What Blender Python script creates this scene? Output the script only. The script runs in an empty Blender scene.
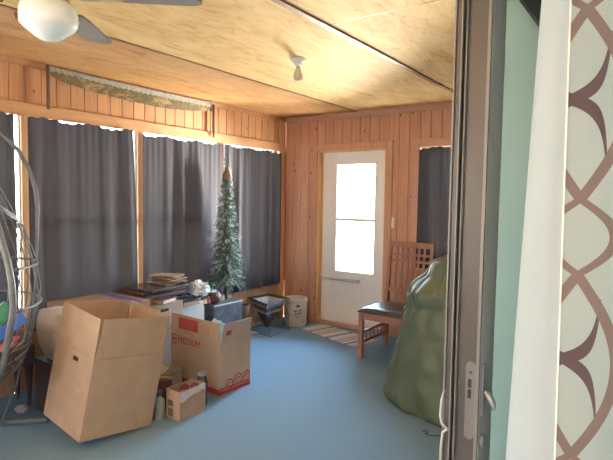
import bpy, bmesh, math, random
from mathutils import Vector, Matrix, noise
PI = math.pi
sc = bpy.context.scene
COL = sc.collection
random.seed(7)

# ------------------------------------------------------------------ camera, world, light, exposure
F_PX, YAW, PITCH, ROLL = 505.06, 0.6227, 0.0598, 0.0156
cam_data = bpy.data.cameras.new('camera')
cam_data.sensor_width = 36.0
cam_data.lens = F_PX / 613.0 * 36.0
cam_data.clip_start = 0.02
cam = bpy.data.objects.new('camera', cam_data)
COL.objects.link(cam)
cy_, sy_ = math.cos(YAW), math.sin(YAW)
cp_, sp_ = math.cos(PITCH), math.sin(PITCH)
fwd = Vector((-sy_ * cp_, cy_ * cp_, -sp_))
rgt = Vector((cy_, sy_, 0))
up = rgt.cross(fwd)
cr_, sr_ = math.cos(ROLL), math.sin(ROLL)
R2 = rgt * cr_ + up * sr_
U2 = up * cr_ - rgt * sr_
m = Matrix((R2, U2, -fwd)).transposed().to_4x4()
m.translation = Vector((3.8773, 0.0, 1.4653))
cam.matrix_world = m
sc.camera = cam

SKY_NEAR, SKY_FAR, SNOW_NEAR, SNOW_FRONT, SNOW_SIDE = 17.0, 150.0, 6.0, 14.0, 430.0
SIDE_GLOW = 460.0
wd = bpy.data.worlds.new('world')
sc.world = wd
wd.use_nodes = True
nt = wd.node_tree
nt.nodes.clear()
wo = nt.nodes.new('ShaderNodeOutputWorld')
bg = nt.nodes.new('ShaderNodeBackground')
tc = nt.nodes.new('ShaderNodeTexCoord')
sx = nt.nodes.new('ShaderNodeSeparateXYZ')
rp = nt.nodes.new('ShaderNodeValToRGB')
mr = nt.nodes.new('ShaderNodeMapRange')
mr.inputs[1].default_value = -1.0
mr.inputs[2].default_value = 1.0
nt.links.new(tc.outputs['Generated'], sx.inputs[0])
nt.links.new(sx.outputs['Z'], mr.inputs[0])
nt.links.new(mr.outputs[0], rp.inputs[0])
e = rp.color_ramp.elements                       # bright snow below the horizon, overcast sky above
e[0].position = 0.0
e[0].color = (1.0, 0.93, 0.80, 1)
e[1].position = 1.0
e[1].color = (0.22, 0.33, 0.46, 1)
k_ = e.new(0.49); k_.color = (1.0, 0.94, 0.82, 1)
k_ = e.new(0.56); k_.color = (0.26, 0.36, 0.47, 1)
nt.links.new(rp.outputs[0], bg.inputs['Color'])
my = nt.nodes.new('ShaderNodeMapRange')           # sky shaped brighter beyond the end wall, to light the room through the door
my.inputs[1].default_value, my.inputs[2].default_value = -0.4, 0.75
my.inputs[3].default_value, my.inputs[4].default_value = SKY_NEAR, SKY_FAR
nt.links.new(sx.outputs['Y'], my.inputs[0])


def wmath(op, x, y):
    q = nt.nodes.new('ShaderNodeMath')
    q.operation = op
    for i, v in enumerate((x, y)):
        if isinstance(v, (int, float)):
            q.inputs[i].default_value = v
        else:
            nt.links.new(v, q.inputs[i])
    return q.outputs[0]


def wrange(src, a0, a1, b0, b1):
    q = nt.nodes.new('ShaderNodeMapRange')
    q.interpolation_type = 'SMOOTHSTEP'
    for i, v in enumerate((a0, a1, b0, b1)):
        q.inputs[i + 1].default_value = v
    nt.links.new(src, q.inputs[0])
    return q.outputs[0]


low = wrange(sx.outputs['Z'], -0.10, 0.02, 1.0, 0.0)             # snow on the ground all round
beyond = wrange(sx.outputs['Y'], 0.05, 0.35, 0.0, 1.0)           # beyond the end wall
xx_ = wmath('MULTIPLY', sx.outputs['X'], sx.outputs['X'])
hh_ = wmath('ADD', wmath('ADD', xx_, wmath('MULTIPLY', sx.outputs['Y'], sx.outputs['Y'])), 0.01)
x2 = wmath('DIVIDE', xx_, hh_)
# snow glow shaped to light ceiling and wall: weak ahead, strong to both sides
snow_lobes = wmath('MULTIPLY', beyond, wmath('ADD', wmath('MULTIPLY', x2, SNOW_SIDE), SNOW_FRONT))
snow = wmath('MULTIPLY', low, wmath('ADD', snow_lobes, SNOW_NEAR))
right = wmath('MULTIPLY', wrange(wmath('DIVIDE', sx.outputs['X'], wmath('POWER', hh_, 0.5)), 0.35, 0.80, 0.0, SIDE_GLOW), wrange(sx.outputs['Y'], 0.08, 0.3, 0.0, 1.0))
snow = wmath('ADD', snow, wmath('MULTIPLY', right, wrange(sx.outputs['Z'], 0.45, 0.95, 1.0, 0.0)))   # added glow reaching high above the horizon at right, to light the left wall
sky = wmath('MULTIPLY', my.outputs[0], wmath('SUBTRACT', 1.0, wmath('MULTIPLY', low, 0.8)))
nt.links.new(wmath('ADD', sky, snow), bg.inputs['Strength'])
nt.links.new(bg.outputs[0], wo.inputs['Surface'])

sc.view_settings.view_transform = 'Standard'
sc.view_settings.look = 'None'
sc.view_settings.gamma = 1.0
sc.view_settings.use_curve_mapping = False
sc.view_settings.exposure = 0.54
sc.cycles.max_bounces = 10
sc.cycles.diffuse_bounces = 6
sc.cycles.transparent_max_bounces = 16
sc.cycles.sample_clamp_direct = 12.0
sc.cycles.sample_clamp_indirect = 6.0
sc.cycles.caustics_reflective = False
sc.cycles.caustics_refractive = False


def portal(name, loc, size_x, size_y, normal):
    """daylight portal over a window: only steers the sky sampling, emits nothing itself"""
    d = bpy.data.lights.new(name, 'AREA')
    d.shape = 'RECTANGLE'
    d.size, d.size_y = size_x, size_y
    d.cycles.is_portal = True
    o = bpy.data.objects.new(name, d)
    COL.objects.link(o)
    o.location = loc
    o.rotation_euler = Vector(normal).to_track_quat('-Z', 'Z').to_euler()


D = 4.935          # end wall plane
HC = 2.4544        # ceiling height
YB = -2.3          # near end of the porch
portal('portal_door', (1.0, 5.03, 1.27), 0.53, 1.24, (0, -1, 0))
portal('portal_window', (-0.05, 0.32, 1.27), 0.95, 1.55, (1, 0, 0))
portal('portal_window', (-0.05, -0.68, 1.27), 0.95, 1.55, (1, 0, 0))
portal('portal_house', (7.05, 0.1, 1.45), 0.8, 0.6, (-1, 0, 0))
portal('portal_near', (1.6, YB - 0.1, 1.4), 1.4, 1.3, (0, 1, 0))
portal('portal_house', (5.2, -2.98, 1.4), 0.5, 0.5, (0, 1, 0))


# ------------------------------------------------------------------ helpers
class NT:
    def __init__(self, name):
        self.m = bpy.data.materials.new(name)
        self.m.use_nodes = True
        self.t = self.m.node_tree
        self.b = self.t.nodes['Principled BSDF']
        self.out = self.t.nodes['Material Output']

    def n(self, typ, **kw):
        x = self.t.nodes.new(typ)
        for k, v in kw.items():
            setattr(x, k, v)
        return x

    def l(self, a, b):
        self.t.links.new(a, b)

    def math(self, op, a, b=None, c=None):
        x = self.n('ShaderNodeMath', operation=op)
        for i, v in enumerate((a, b, c)):
            if v is None:
                continue
            if isinstance(v, (int, float)):
                x.inputs[i].default_value = v
            else:
                self.l(v, x.inputs[i])
        return x.outputs[0]

    def coords(self, scale=(1, 1, 1), kind='Object'):
        t = self.n('ShaderNodeTexCoord')
        mp = self.n('ShaderNodeMapping')
        mp.inputs['Scale'].default_value = scale
        self.l(t.outputs[kind], mp.inputs[0])
        return mp.outputs[0]

    def noise(self, vec, scale=5, detail=3, rough=0.5, dist=0.0):
        x = self.n('ShaderNodeTexNoise')
        x.inputs['Scale'].default_value = scale
        x.inputs['Detail'].default_value = detail
        x.inputs['Roughness'].default_value = rough
        x.inputs['Distortion'].default_value = dist
        self.l(vec, x.inputs['Vector'])
        return x.outputs['Fac']

    def ramp(self, fac, stops):
        x = self.n('ShaderNodeValToRGB')
        els = x.color_ramp.elements
        els[0].position, els[0].color = stops[0][0], (*stops[0][1], 1)
        els[1].position, els[1].color = stops[-1][0], (*stops[-1][1], 1)
        for p, c in stops[1:-1]:
            q = els.new(p)
            q.color = (*c, 1)
        self.l(fac, x.inputs[0])
        return x.outputs[0]

    def mix(self, fac, a, b, mode='MIX'):
        x = self.n('ShaderNodeMix', data_type='RGBA', blend_type=mode)
        for i, v in ((0, fac), (6, a), (7, b)):
            if isinstance(v, (int, float)):
                x.inputs[i].default_value = v
            elif isinstance(v, tuple):
                x.inputs[i].default_value = (*v, 1)
            else:
                self.l(v, x.inputs[i])
        return x.outputs[2]

    def bump(self, h, strength=0.3, dist=0.01):
        x = self.n('ShaderNodeBump')
        x.inputs['Strength'].default_value = strength
        x.inputs['Distance'].default_value = dist
        self.l(h, x.inputs['Height'])
        self.l(x.outputs[0], self.b.inputs['Normal'])


def plain(name, col, rough=0.6, var=0.12, scale=25, metal=0.0, bump=0.0, spec=0.4, trans=0.0):
    """a colour with faint mottling"""
    k = NT(name)
    v = k.coords()
    f = k.noise(v, scale, 4)
    lo = tuple(c * (1 - var) for c in col)
    hi = tuple(min(1, c * (1 + var)) for c in col)
    k.l(k.ramp(f, [(0.3, lo), (0.7, hi)]), k.b.inputs['Base Color'])
    k.b.inputs['Roughness'].default_value = rough
    k.b.inputs['Metallic'].default_value = metal
    k.b.inputs['Specular IOR Level'].default_value = spec
    if trans:
        k.b.inputs['Transmission Weight'].default_value = trans
    if bump:
        k.bump(f, bump, 0.004)
    return k.m


def wood(name, dark, light, stretch=(18, 18, 1.2), rough=0.5, knots=False, island=0.0, scale=2.2, dist=0.6):
    k = NT(name)
    v = k.coords(stretch)
    f = k.noise(v, scale, 6, 0.6, dist)
    c = k.ramp(f, [(0.25, dark), (0.5, tuple((a + b) / 2 for a, b in zip(dark, light))), (0.78, light)])
    if island:
        g = k.n('ShaderNodeNewGeometry')
        h = k.n('ShaderNodeHueSaturation')
        k.l(c, h.inputs['Color'])
        k.l(k.math('ADD', k.math('MULTIPLY', g.outputs['Random Per Island'], island), 1 - island / 2), h.inputs['Value'])
        c = h.outputs[0]
    if knots:
        vo = k.n('ShaderNodeTexVoronoi')
        vo.inputs['Scale'].default_value = 1.0
        vo.inputs['Randomness'].default_value = 1.0
        k.l(k.coords((7.5, 7.5, 5.0)), vo.inputs['Vector'])
        f2 = k.ramp(vo.outputs['Distance'], [(0.0, (0.22, 0.16, 0.12)), (0.075, (0.42, 0.33, 0.28)), (0.13, (1, 1, 1))])
        c = k.mix(0.8, c, f2, 'MULTIPLY')
    k.l(c, k.b.inputs['Base Color'])
    k.b.inputs['Roughness'].default_value = rough
    k.b.inputs['Specular IOR Level'].default_value = 0.35
    k.bump(f, 0.12, 0.003)
    return k.m


def fabric(name, col, trans=0.25, rough=0.9, see=0.0, weave=600, var=0.15):
    """woven cloth that lets some light through"""
    k = NT(name)
    v = k.coords()
    f = k.noise(v, weave, 2)
    g = k.noise(v, 6, 3)
    c = k.mix(k.math('MULTIPLY', f, 0.5), tuple(x * (1 - var) for x in col), tuple(min(1, x * (1 + var)) for x in col))
    c = k.mix(k.math('MULTIPLY', g, 0.25), c, tuple(min(1, x * 1.25) for x in col))
    k.l(c, k.b.inputs['Base Color'])
    k.b.inputs['Roughness'].default_value = rough
    k.b.inputs['Specular IOR Level'].default_value = 0.15
    tr = k.n('ShaderNodeBsdfTranslucent')
    k.l(c, tr.inputs['Color'])
    mx = k.n('ShaderNodeMixShader')
    mx.inputs[0].default_value = trans
    k.l(k.b.outputs[0], mx.inputs[1])
    k.l(tr.outputs[0], mx.inputs[2])
    last = mx.outputs[0]
    if see:
        tp = k.n('ShaderNodeBsdfTransparent')
        m2 = k.n('ShaderNodeMixShader')
        m2.inputs[0].default_value = see
        k.l(last, m2.inputs[1])
        k.l(tp.outputs[0], m2.inputs[2])
        last = m2.outputs[0]
    k.l(last, k.out.inputs['Surface'])
    return k.m


def glass(name, tint=(0.97, 0.99, 0.98), ior=1.45, boost=1.0, reflect_fill=0.0, reflect_col=(0.5, 0.6, 0.56)):
    """thin window pane: clear with mirror-like reflection at grazing angles"""
    k = NT(name)
    tp = k.n('ShaderNodeBsdfTransparent')
    tp.inputs[0].default_value = (*tint, 1)
    gl = k.n('ShaderNodeBsdfGlossy')
    gl.inputs['Roughness'].default_value = 0.02
    gl.inputs['Color'].default_value = (*tint, 1)
    fr = k.n('ShaderNodeFresnel')
    fr.inputs[0].default_value = ior
    mx = k.n('ShaderNodeMixShader')
    k.l(k.math('MINIMUM', k.math('MULTIPLY', fr.outputs[0], boost), 0.95), mx.inputs[0])
    k.l(tp.outputs[0], mx.inputs[1])
    k.l(gl.outputs[0], mx.inputs[2])
    last = mx.outputs[0]
    if reflect_fill:                                    # translucent colour standing in for the pale curtain reflected in the pane
        df = k.n('ShaderNodeBsdfTranslucent')
        df.inputs[0].default_value = (*reflect_col, 1)
        m2 = k.n('ShaderNodeMixShader')
        m2.inputs[0].default_value = reflect_fill
        k.l(last, m2.inputs[1])
        k.l(df.outputs[0], m2.inputs[2])
        last = m2.outputs[0]
    k.l(last, k.out.inputs['Surface'])
    return k.m


def rotm(rx=0, ry=0, rz=0):
    return Matrix.Rotation(rz, 4, 'Z') @ Matrix.Rotation(ry, 4, 'Y') @ Matrix.Rotation(rx, 4, 'X')


class MB:
    """collects shapes and links them as ONE mesh object"""
    def __init__(self):
        self.v, self.f, self.uv, self.mi = [], [], {}, {}

    def add(self, verts, faces, M=None, mi=0):
        o = len(self.v)
        for p in verts:
            p = Vector(p)
            self.v.append(M @ p if M else p)
        for q in faces:
            if mi:
                self.mi[len(self.f)] = mi
            self.f.append([i + o for i in q])
        return o

    def box(self, x0, x1, y0, y1, z0, z1, M=None, mi=0):
        vs = [(x0, y0, z0), (x1, y0, z0), (x1, y1, z0), (x0, y1, z0), (x0, y0, z1), (x1, y0, z1), (x1, y1, z1), (x0, y1, z1)]
        fs = [(0, 3, 2, 1), (4, 5, 6, 7), (0, 1, 5, 4), (1, 2, 6, 5), (2, 3, 7, 6), (3, 0, 4, 7)]
        self.add(vs, fs, M, mi)
        return self

    def board(self, ax, a0, a1, d0, d1, z0, z1, ch=0.004):
        """wall board with chamfered long edges; ax 'x': runs along x, face towards -y at d0; ax 'y': runs along y, face towards +x at d1"""
        if ax == 'y':
            pr = [(d0, a0), (d1 - ch, a0), (d1, a0 + ch), (d1, a1 - ch), (d1 - ch, a1), (d0, a1)]
        else:
            pr = [(a0, d1), (a0, d0 + ch), (a0 + ch, d0), (a1 - ch, d0), (a1, d0 + ch), (a1, d1)]
        vs = [(x, y, z0) for x, y in pr] + [(x, y, z1) for x, y in pr]
        n = 6
        fs = [tuple(range(n))[::-1], tuple(range(n, 2 * n))] + [(i, (i + 1) % n, (i + 1) % n + n, i + n) for i in range(n)]
        self.add(vs, fs)

    def tube(self, pts, r, n=8, closed=False, cap=True, M=None, mi=0):
        pts = [Vector(p) for p in pts]
        m_ = len(pts)
        rad = r if isinstance(r, (list, tuple)) else [r] * m_
        vs, fs = [], []
        prev = None
        for i, p in enumerate(pts):
            a = pts[i - 1] if (i > 0 or closed) else p
            b = pts[(i + 1) % m_] if (i < m_ - 1 or closed) else p
            t = (b - a)
            t = t.normalized() if t.length > 1e-9 else Vector((0, 0, 1))
            if prev is None:
                u = t.orthogonal().normalized()
            else:
                u = prev - t * prev.dot(t)
                u = u.normalized() if u.length > 1e-6 else t.orthogonal().normalized()
            prev = u
            w = t.cross(u)
            for k in range(n):
                an = 2 * PI * k / n
                vs.append(p + (u * math.cos(an) + w * math.sin(an)) * rad[i])
        for i in range(m_ if closed else m_ - 1):
            j = (i + 1) % m_
            for k in range(n):
                k2 = (k + 1) % n
                fs.append((i * n + k, i * n + k2, j * n + k2, j * n + k))
        if cap and not closed:
            fs.append(tuple(range(n))[::-1])
            fs.append(tuple((m_ - 1) * n + k for k in range(n)))
        self.add(vs, fs, M, mi)
        return self

    def lathe(self, prof, n=24, c=(0, 0, 0), M=None, mi=0, wob=None):
        vs, fs = [], []
        m_ = len(prof)
        for i, (r, z) in enumerate(prof):
            for k in range(n):
                a = 2 * PI * k / n
                rr = r * (wob(a, z) if wob else 1)
                vs.append((c[0] + rr * math.cos(a), c[1] + rr * math.sin(a), c[2] + z))
        for i in range(m_ - 1):
            for k in range(n):
                k2 = (k + 1) % n
                fs.append((i * n + k, i * n + k2, (i + 1) * n + k2, (i + 1) * n + k))
        fs.append(tuple(range(n))[::-1])
        fs.append(tuple((m_ - 1) * n + k for k in range(n)))
        self.add(vs, fs, M, mi)
        return self

    def prism(self, poly, h0, h1, M=None, mi=0):
        n = len(poly)
        vs = [(x, y, h0) for x, y in poly] + [(x, y, h1) for x, y in poly]
        fs = [tuple(range(n))[::-1], tuple(range(n, 2 * n))] + [(i, (i + 1) % n, (i + 1) % n + n, i + n) for i in range(n)]
        self.add(vs, fs, M, mi)
        return self

    def grid(self, fn, nu, nv, M=None, mi=0, thick=0.0, uv=None):
        """surface fn(u,v) in 0..1; thick > 0 closes it into a slab along its normals"""
        P = [[Vector(fn(i / nu, j / nv)) for j in range(nv + 1)] for i in range(nu + 1)]
        idx = lambda i, j: i * (nv + 1) + j
        vs = [p for row in P for p in row]
        fs = [(idx(i, j), idx(i + 1, j), idx(i + 1, j + 1), idx(i, j + 1)) for i in range(nu) for j in range(nv)]
        if thick:
            N = []
            for i in range(nu + 1):
                for j in range(nv + 1):
                    du = P[min(i + 1, nu)][j] - P[max(i - 1, 0)][j]
                    dv = P[i][min(j + 1, nv)] - P[i][max(j - 1, 0)]
                    q = du.cross(dv)
                    N.append(q.normalized() if q.length > 1e-12 else Vector((0, 0, 1)))
            K = len(vs)
            vs = vs + [p - N[i] * thick for i, p in enumerate(vs)]
            fs2 = [tuple(i + K for i in f[::-1]) for f in fs]
            ed = []
            for i in range(nu):
                ed.append((idx(i + 1, 0), idx(i, 0)))
                ed.append((idx(i, nv), idx(i + 1, nv)))
            for j in range(nv):
                ed.append((idx(0, j), idx(0, j + 1)))
                ed.append((idx(nu, j + 1), idx(nu, j)))
            fs = fs + fs2 + [(a, b, b + K, a + K)[::-1] for a, b in ed]
        if uv:
            base = len(self.v)
            for i in range(nu + 1):
                for j in range(nv + 1):
                    q = uv(i / nu, j / nv)
                    self.uv[base + idx(i, j)] = q
                    if thick:
                        self.uv[base + idx(i, j) + (nu + 1) * (nv + 1)] = q
        self.add(vs, fs, M, mi)
        return self

    def sphere(self, c, r, nu=16, nv=10, M=None, mi=0):
        if isinstance(r, (int, float)):
            r = (r, r, r)
        vs, fs = [], []
        for j in range(1, nv):
            t = PI * j / nv
            for i in range(nu):
                a = 2 * PI * i / nu
                vs.append((c[0] + r[0] * math.sin(t) * math.cos(a), c[1] + r[1] * math.sin(t) * math.sin(a), c[2] + r[2] * math.cos(t)))
        vs.append((c[0], c[1], c[2] + r[2]))
        vs.append((c[0], c[1], c[2] - r[2]))
        T, B = len(vs) - 2, len(vs) - 1
        for j in range(nv - 2):
            for i in range(nu):
                i2 = (i + 1) % nu
                fs.append((j * nu + i, (j + 1) * nu + i, (j + 1) * nu + i2, j * nu + i2))
        for i in range(nu):
            i2 = (i + 1) % nu
            fs.append((T, i, i2))
            fs.append((B, (nv - 2) * nu + i2, (nv - 2) * nu + i))
        self.add(vs, fs, M, mi)
        return self

    def build(self, name, mat, parent=None, smooth=False, bevel=0.0, kind=None, label=None):
        me = bpy.data.meshes.new(name)
        inv = parent_matrix(parent).inverted() if parent else None
        me.from_pydata([(inv @ v if inv else v) for v in self.v], [], self.f)
        mats = mat if isinstance(mat, (list, tuple)) else [mat]
        for mm in mats:
            me.materials.append(mm)
        for i, k in self.mi.items():
            me.polygons[i].material_index = k
        if self.uv:
            lay = me.uv_layers.new(name='UVMap')
            for lp in me.loops:
                lay.data[lp.index].uv = self.uv.get(lp.vertex_index, (0, 0))
        bm = bmesh.new()
        bm.from_mesh(me)
        bmesh.ops.recalc_face_normals(bm, faces=bm.faces)
        bm.to_mesh(me)
        bm.free()
        if smooth:
            me.polygons.foreach_set('use_smooth', [True] * len(me.polygons))
            try:
                me.set_sharp_from_angle(angle=math.radians(45))
            except Exception:
                pass
        o = bpy.data.objects.new(name, me)
        COL.objects.link(o)
        if parent:
            o.parent = parent
        if bevel:
            b = o.modifiers.new('bevel', 'BEVEL')
            b.width = bevel
            b.segments = 2
            b.limit_method = 'ANGLE'
        if kind:
            o['kind'] = kind
        if label:
            o['label'] = label
        return o


def parent_matrix(o):
    M = Matrix.LocRotScale(o.location, o.rotation_euler, o.scale)
    return parent_matrix(o.parent) @ M if o.parent else M


def thing(name, loc, label=None, cat=None, group=None, kind=None, rz=0.0):
    """an Empty at the base of a thing; its parts become children"""
    o = bpy.data.objects.new(name, None)
    COL.objects.link(o)
    o.location = loc
    o.rotation_euler = (0, 0, rz)
    o.empty_display_size = 0.1
    return tag(o, label, cat, group, kind)


def tag(o, label=None, cat=None, group=None, kind=None):
    for k, v in (('label', label), ('category', cat), ('group', group), ('kind', kind)):
        if v:
            o[k] = v
    return o


def text_part(txt, size, M, mat, parent, name='lettering', depth=0.0008):
    cu = bpy.data.curves.new('txt', 'FONT')
    cu.body = txt
    cu.size = size
    cu.extrude = depth
    tmp = bpy.data.objects.new('txt', cu)
    COL.objects.link(tmp)
    dg = bpy.context.evaluated_depsgraph_get()
    me = bpy.data.meshes.new_from_object(tmp.evaluated_get(dg))
    bpy.data.objects.remove(tmp)
    bpy.data.curves.remove(cu)
    me.transform(parent_matrix(parent).inverted() @ M)
    me.materials.clear()
    me.materials.append(mat)
    me.name = name
    o = bpy.data.objects.new(name, me)
    COL.objects.link(o)
    o.parent = parent
    return o


def fbm(x, y, z=0.0):
    return noise.noise(Vector((x, y, z)))


# ------------------------------------------------------------------ materials
PINE = wood('knotty_pine', (0.34, 0.155, 0.075), (0.50, 0.265, 0.135), knots=True, island=0.22)
PINE_END = wood('knotty_pine_end', (0.38, 0.185, 0.115), (0.56, 0.32, 0.215), knots=True, island=0.15)
PINE_TRIM = wood('pine_trim', (0.36, 0.18, 0.085), (0.52, 0.29, 0.145), stretch=(18, 1.4, 18))
PINE_POST = wood('pine_post', (0.50, 0.27, 0.12), (0.70, 0.43, 0.22))
PINE_X = wood('pine_trim_cross', (0.38, 0.20, 0.135), (0.52, 0.31, 0.22), stretch=(1.4, 18, 18))
BATTEN = wood('ceiling_batten', (0.15, 0.06, 0.03), (0.24, 0.11, 0.05), stretch=(18, 1.4, 18))


def plywood():
    k = NT('plywood')
    v = k.coords((2.6, 0.75, 1))
    n1 = k.noise(v, 1.6, 8, 0.62, 2.2)
    v2 = k.coords((9, 2.4, 1))
    n2 = k.noise(v2, 2.0, 6, 0.7, 1.6)
    c = k.ramp(n1, [(0.28, (0.56, 0.32, 0.125)), (0.45, (0.72, 0.47, 0.205)), (0.62, (0.80, 0.56, 0.265)), (0.8, (0.72, 0.46, 0.19))])
    c2 = k.ramp(n2, [(0.36, (0.62, 0.40, 0.26)), (0.47, (1, 1, 1))])
    c = k.mix(0.5, c, c2, 'MULTIPLY')
    sxx = k.n('ShaderNodeSeparateXYZ')
    k.l(k.coords(), sxx.inputs[0])
    first = k.math('LESS_THAN', sxx.outputs[0], 1.0)      # the sheet along the windows is a redder board
    c = k.mix(first, c, k.mix(0.75, c, (0.54, 0.385, 0.34), 'MULTIPLY'))
    k.l(c, k.b.inputs['Base Color'])
    k.b.inputs['Roughness'].default_value = 0.75
    k.b.inputs['Specular IOR Level'].default_value = 0.15
    return k.m


PLY = plywood()


def carpet():
    k = NT('blue_carpet')
    v = k.coords()
    f = k.noise(v, 260, 3, 0.7)
    g = k.noise(v, 3.5, 4, 0.6)
    c = k.ramp(f, [(0.3, (0.135, 0.225, 0.325)), (0.7, (0.205, 0.325, 0.45))])
    c = k.mix(k.math('MULTIPLY', g, 0.5), c, (0.17, 0.27, 0.38))
    k.l(c, k.b.inputs['Base Color'])
    k.b.inputs['Roughness'].default_value = 0.95
    k.b.inputs['Specular IOR Level'].default_value = 0.1
    k.bump(f, 0.6, 0.006)
    return k.m


CARPET = carpet()
WHITE = plain('white_paint', (0.72, 0.73, 0.72), 0.45, 0.04)
DOORWHITE = plain('white_door', (0.82, 0.81, 0.79), 0.4, 0.04)
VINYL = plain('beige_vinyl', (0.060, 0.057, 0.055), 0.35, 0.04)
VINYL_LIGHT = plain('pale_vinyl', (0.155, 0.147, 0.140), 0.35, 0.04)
STEEL = plain('brushed_steel', (0.62, 0.62, 0.62), 0.35, 0.08, 60, 1.0)
GREY_METAL = plain('grey_metal', (0.36, 0.37, 0.38), 0.4, 0.1, 60, 0.6)
DARK_METAL = plain('dark_metal', (0.05, 0.05, 0.055), 0.45, 0.1)
DARK = plain('near_black', (0.02, 0.02, 0.022), 0.7)
PANE = glass('window_glass')
PANE_TEAL = glass('tinted_glass', (0.82, 0.92, 0.88), 1.5, 1.4, 0.5, (0.66, 0.76, 0.72))
SLATE = fabric('slate_curtain', (0.040, 0.036, 0.043), 0.012, see=0.0003)
CARD = plain('cardboard', (0.43, 0.30, 0.205), 0.8, 0.07, 12)
CARD_IN = plain('cardboard_inside', (0.40, 0.25, 0.15), 0.85, 0.07, 12)
CARD_GREY = plain('grey_cardboard', (0.36, 0.30, 0.26), 0.85, 0.1, 12)
RED_PRINT = plain('red_print', (0.45, 0.05, 0.06), 0.7, 0.15, 60)

# ------------------------------------------------------------------ the setting
MB().box(0, 3.46, YB, 5.06, -0.06, 0.0).build('floor', CARPET, kind='structure')
MB().box(3.46, 7.0, -3.1, 5.06, -0.06, 0.0).build('floor', plain('house_floor', (0.35, 0.24, 0.15), 0.4, 0.1), kind='structure')
MB().box(-0.14, 3.46, YB - 0.14, 5.10, HC, HC + 0.1).build('ceiling', PLY, kind='structure')
MB().box(3.46, 7.1, -3.2, 5.10, HC, HC + 0.1).build('ceiling', WHITE, kind='structure')

POSTS = [-1.18, -0.18, 0.82, 1.825, 2.818, 3.823, 4.85]
ZS, ZH = 0.47, 2.07
# left wall: knotty pine boards below the sills and above the heads
w = MB()
w.box(-0.13, -0.02, YB, D + 0.12, 0, ZS).box(-0.13, -0.02, YB, D + 0.12, ZH, HC).box(-0.13, -0.02, 4.86, D + 0.12, ZS, ZH)
y = YB
while y < D - 0.001:
    y2 = min(y + 0.115, D)
    w.board('y', y + 0.0012, y2 - 0.0012, -0.12, 0.0, 0, ZS)
    w.board('y', y + 0.0012, y2 - 0.0012, -0.12, 0.0, ZH, HC)
    y = y2
for p in POSTS:
    w.board('y', p - 0.029, p + 0.029, -0.035, 0.0, ZS, ZH)
w.board('y', YB, POSTS[0] + 0.03, -0.12, 0.0, ZS, ZH)
w.board('y', 4.882, D + 0.1, -0.12, 0.0, ZS, ZH)
w.build('wall_left', PINE, kind='structure')
MB().box(0, 0.02, YB, 4.80, 2.045, 2.142).build('trim_1', PINE_TRIM, kind='structure', bevel=0.003)
MB().box(0, 0.018, YB, D, HC - 0.045, HC).build('trim_2', PINE, kind='structure', bevel=0.002)
for p in POSTS[:-1]:
    MB().box(0, 0.022, p - 0.03, p + 0.03, ZS, 2.045).build('trim_3', PINE_POST, kind='structure', bevel=0.003)
MB().box(0, 0.022, 4.80, 4.90, 0.0, HC - 0.045).build('trim_4', PINE_POST, kind='structure', bevel=0.003)
MB().box(-0.12, 0.0, YB, D, ZS, ZS + 0.02).build('trim_5', PINE_TRIM, kind='structure')

# end wall, with the door and one window
DX0, DX1, DZ = 0.484, 1.383, 2.04
WX0, WX1, WZ0, WZ1 = 1.77, 2.75, 0.85, 2.02
w = MB()
x = 0.0
while x < 3.44:
    x2 = min(x + 0.117, 3.44)
    segs = [(0, HC)]
    def cut(segs, a, b):
        out = []
        for s, t in segs:
            if b <= s or a >= t:
                out.append((s, t))
            else:
                if a > s: out.append((s, a))
                if b < t: out.append((b, t))
        return out
    xs = sorted({x, x2} | {q for q in (DX0, DX1, WX0, WX1) if x < q < x2})
    for a, b in zip(xs[:-1], xs[1:]):
        s = segs
        mid = (a + b) / 2
        if DX0 < mid < DX1: s = cut(s, -1, DZ)
        if WX0 < mid < WX1: s = cut(s, WZ0, WZ1)
        for z0, z1 in s:
            w.board('x', a + (0.0012 if a == x else 0), b - (0.0012 if b == x2 else 0), D, D + 0.12, z0, z1, 0.004)
    x = x2
w.box(0, DX0, D + 0.02, D + 0.125, 0, HC).box(DX0, DX1, D + 0.02, D + 0.125, DZ, HC).box(DX1, WX0, D + 0.02, D + 0.125, 0, HC)
w.box(WX0, WX1, D + 0.02, D + 0.125, 0, WZ0).box(WX0, WX1, D + 0.02, D + 0.125, WZ1, HC).box(WX1, 3.44, D + 0.02, D + 0.125, 0, HC)
w.build('wall_end', PINE_END, kind='structure')
MB().box(0.02, 3.44, D - 0.018, D, HC - 0.065, HC).build('trim_6', PINE_X, kind='structure', bevel=0.002)
# door casing
w = MB()
w.box(DX0 - 0.065, DX0, D - 0.02, D, 0, DZ + 0.07).box(DX1, DX1 + 0.075, D - 0.02, D, 0, DZ + 0.07).box(DX0, DX1, D - 0.02, D, DZ, DZ + 0.07)
w.build('trim_7', PINE_END, kind='structure', bevel=0.003)
w = MB()
w.box(WX0 - 0.09, WX0, D - 0.02, D, WZ0 - 0.09, WZ1 + 0.09).box(WX1, WX1 + 0.09, D - 0.02, D, WZ0 - 0.09, WZ1 + 0.09)
w.box(WX0, WX1, D - 0.02, D, WZ1, WZ1 + 0.09).box(WX0, WX1, D - 0.02, D, WZ0 - 0.09, WZ0)
w.build('trim_8', PINE_X, kind='structure', bevel=0.003)
# ceiling battens over the plywood joints
MB().box(1.0 - 0.011, 1.0 + 0.011, YB, D - 0.018, HC - 0.006, HC).build('trim_9', BATTEN, kind='structure')
MB().box(2.25 - 0.018, 2.25 + 0.018, YB, D - 0.018, HC - 0.011, HC).build('trim_10', BATTEN, kind='structure')
MB().box(2.268, 3.44, 2.43, 2.437, HC - 0.0008, HC).build('trim_11', BATTEN, kind='structure')

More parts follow.
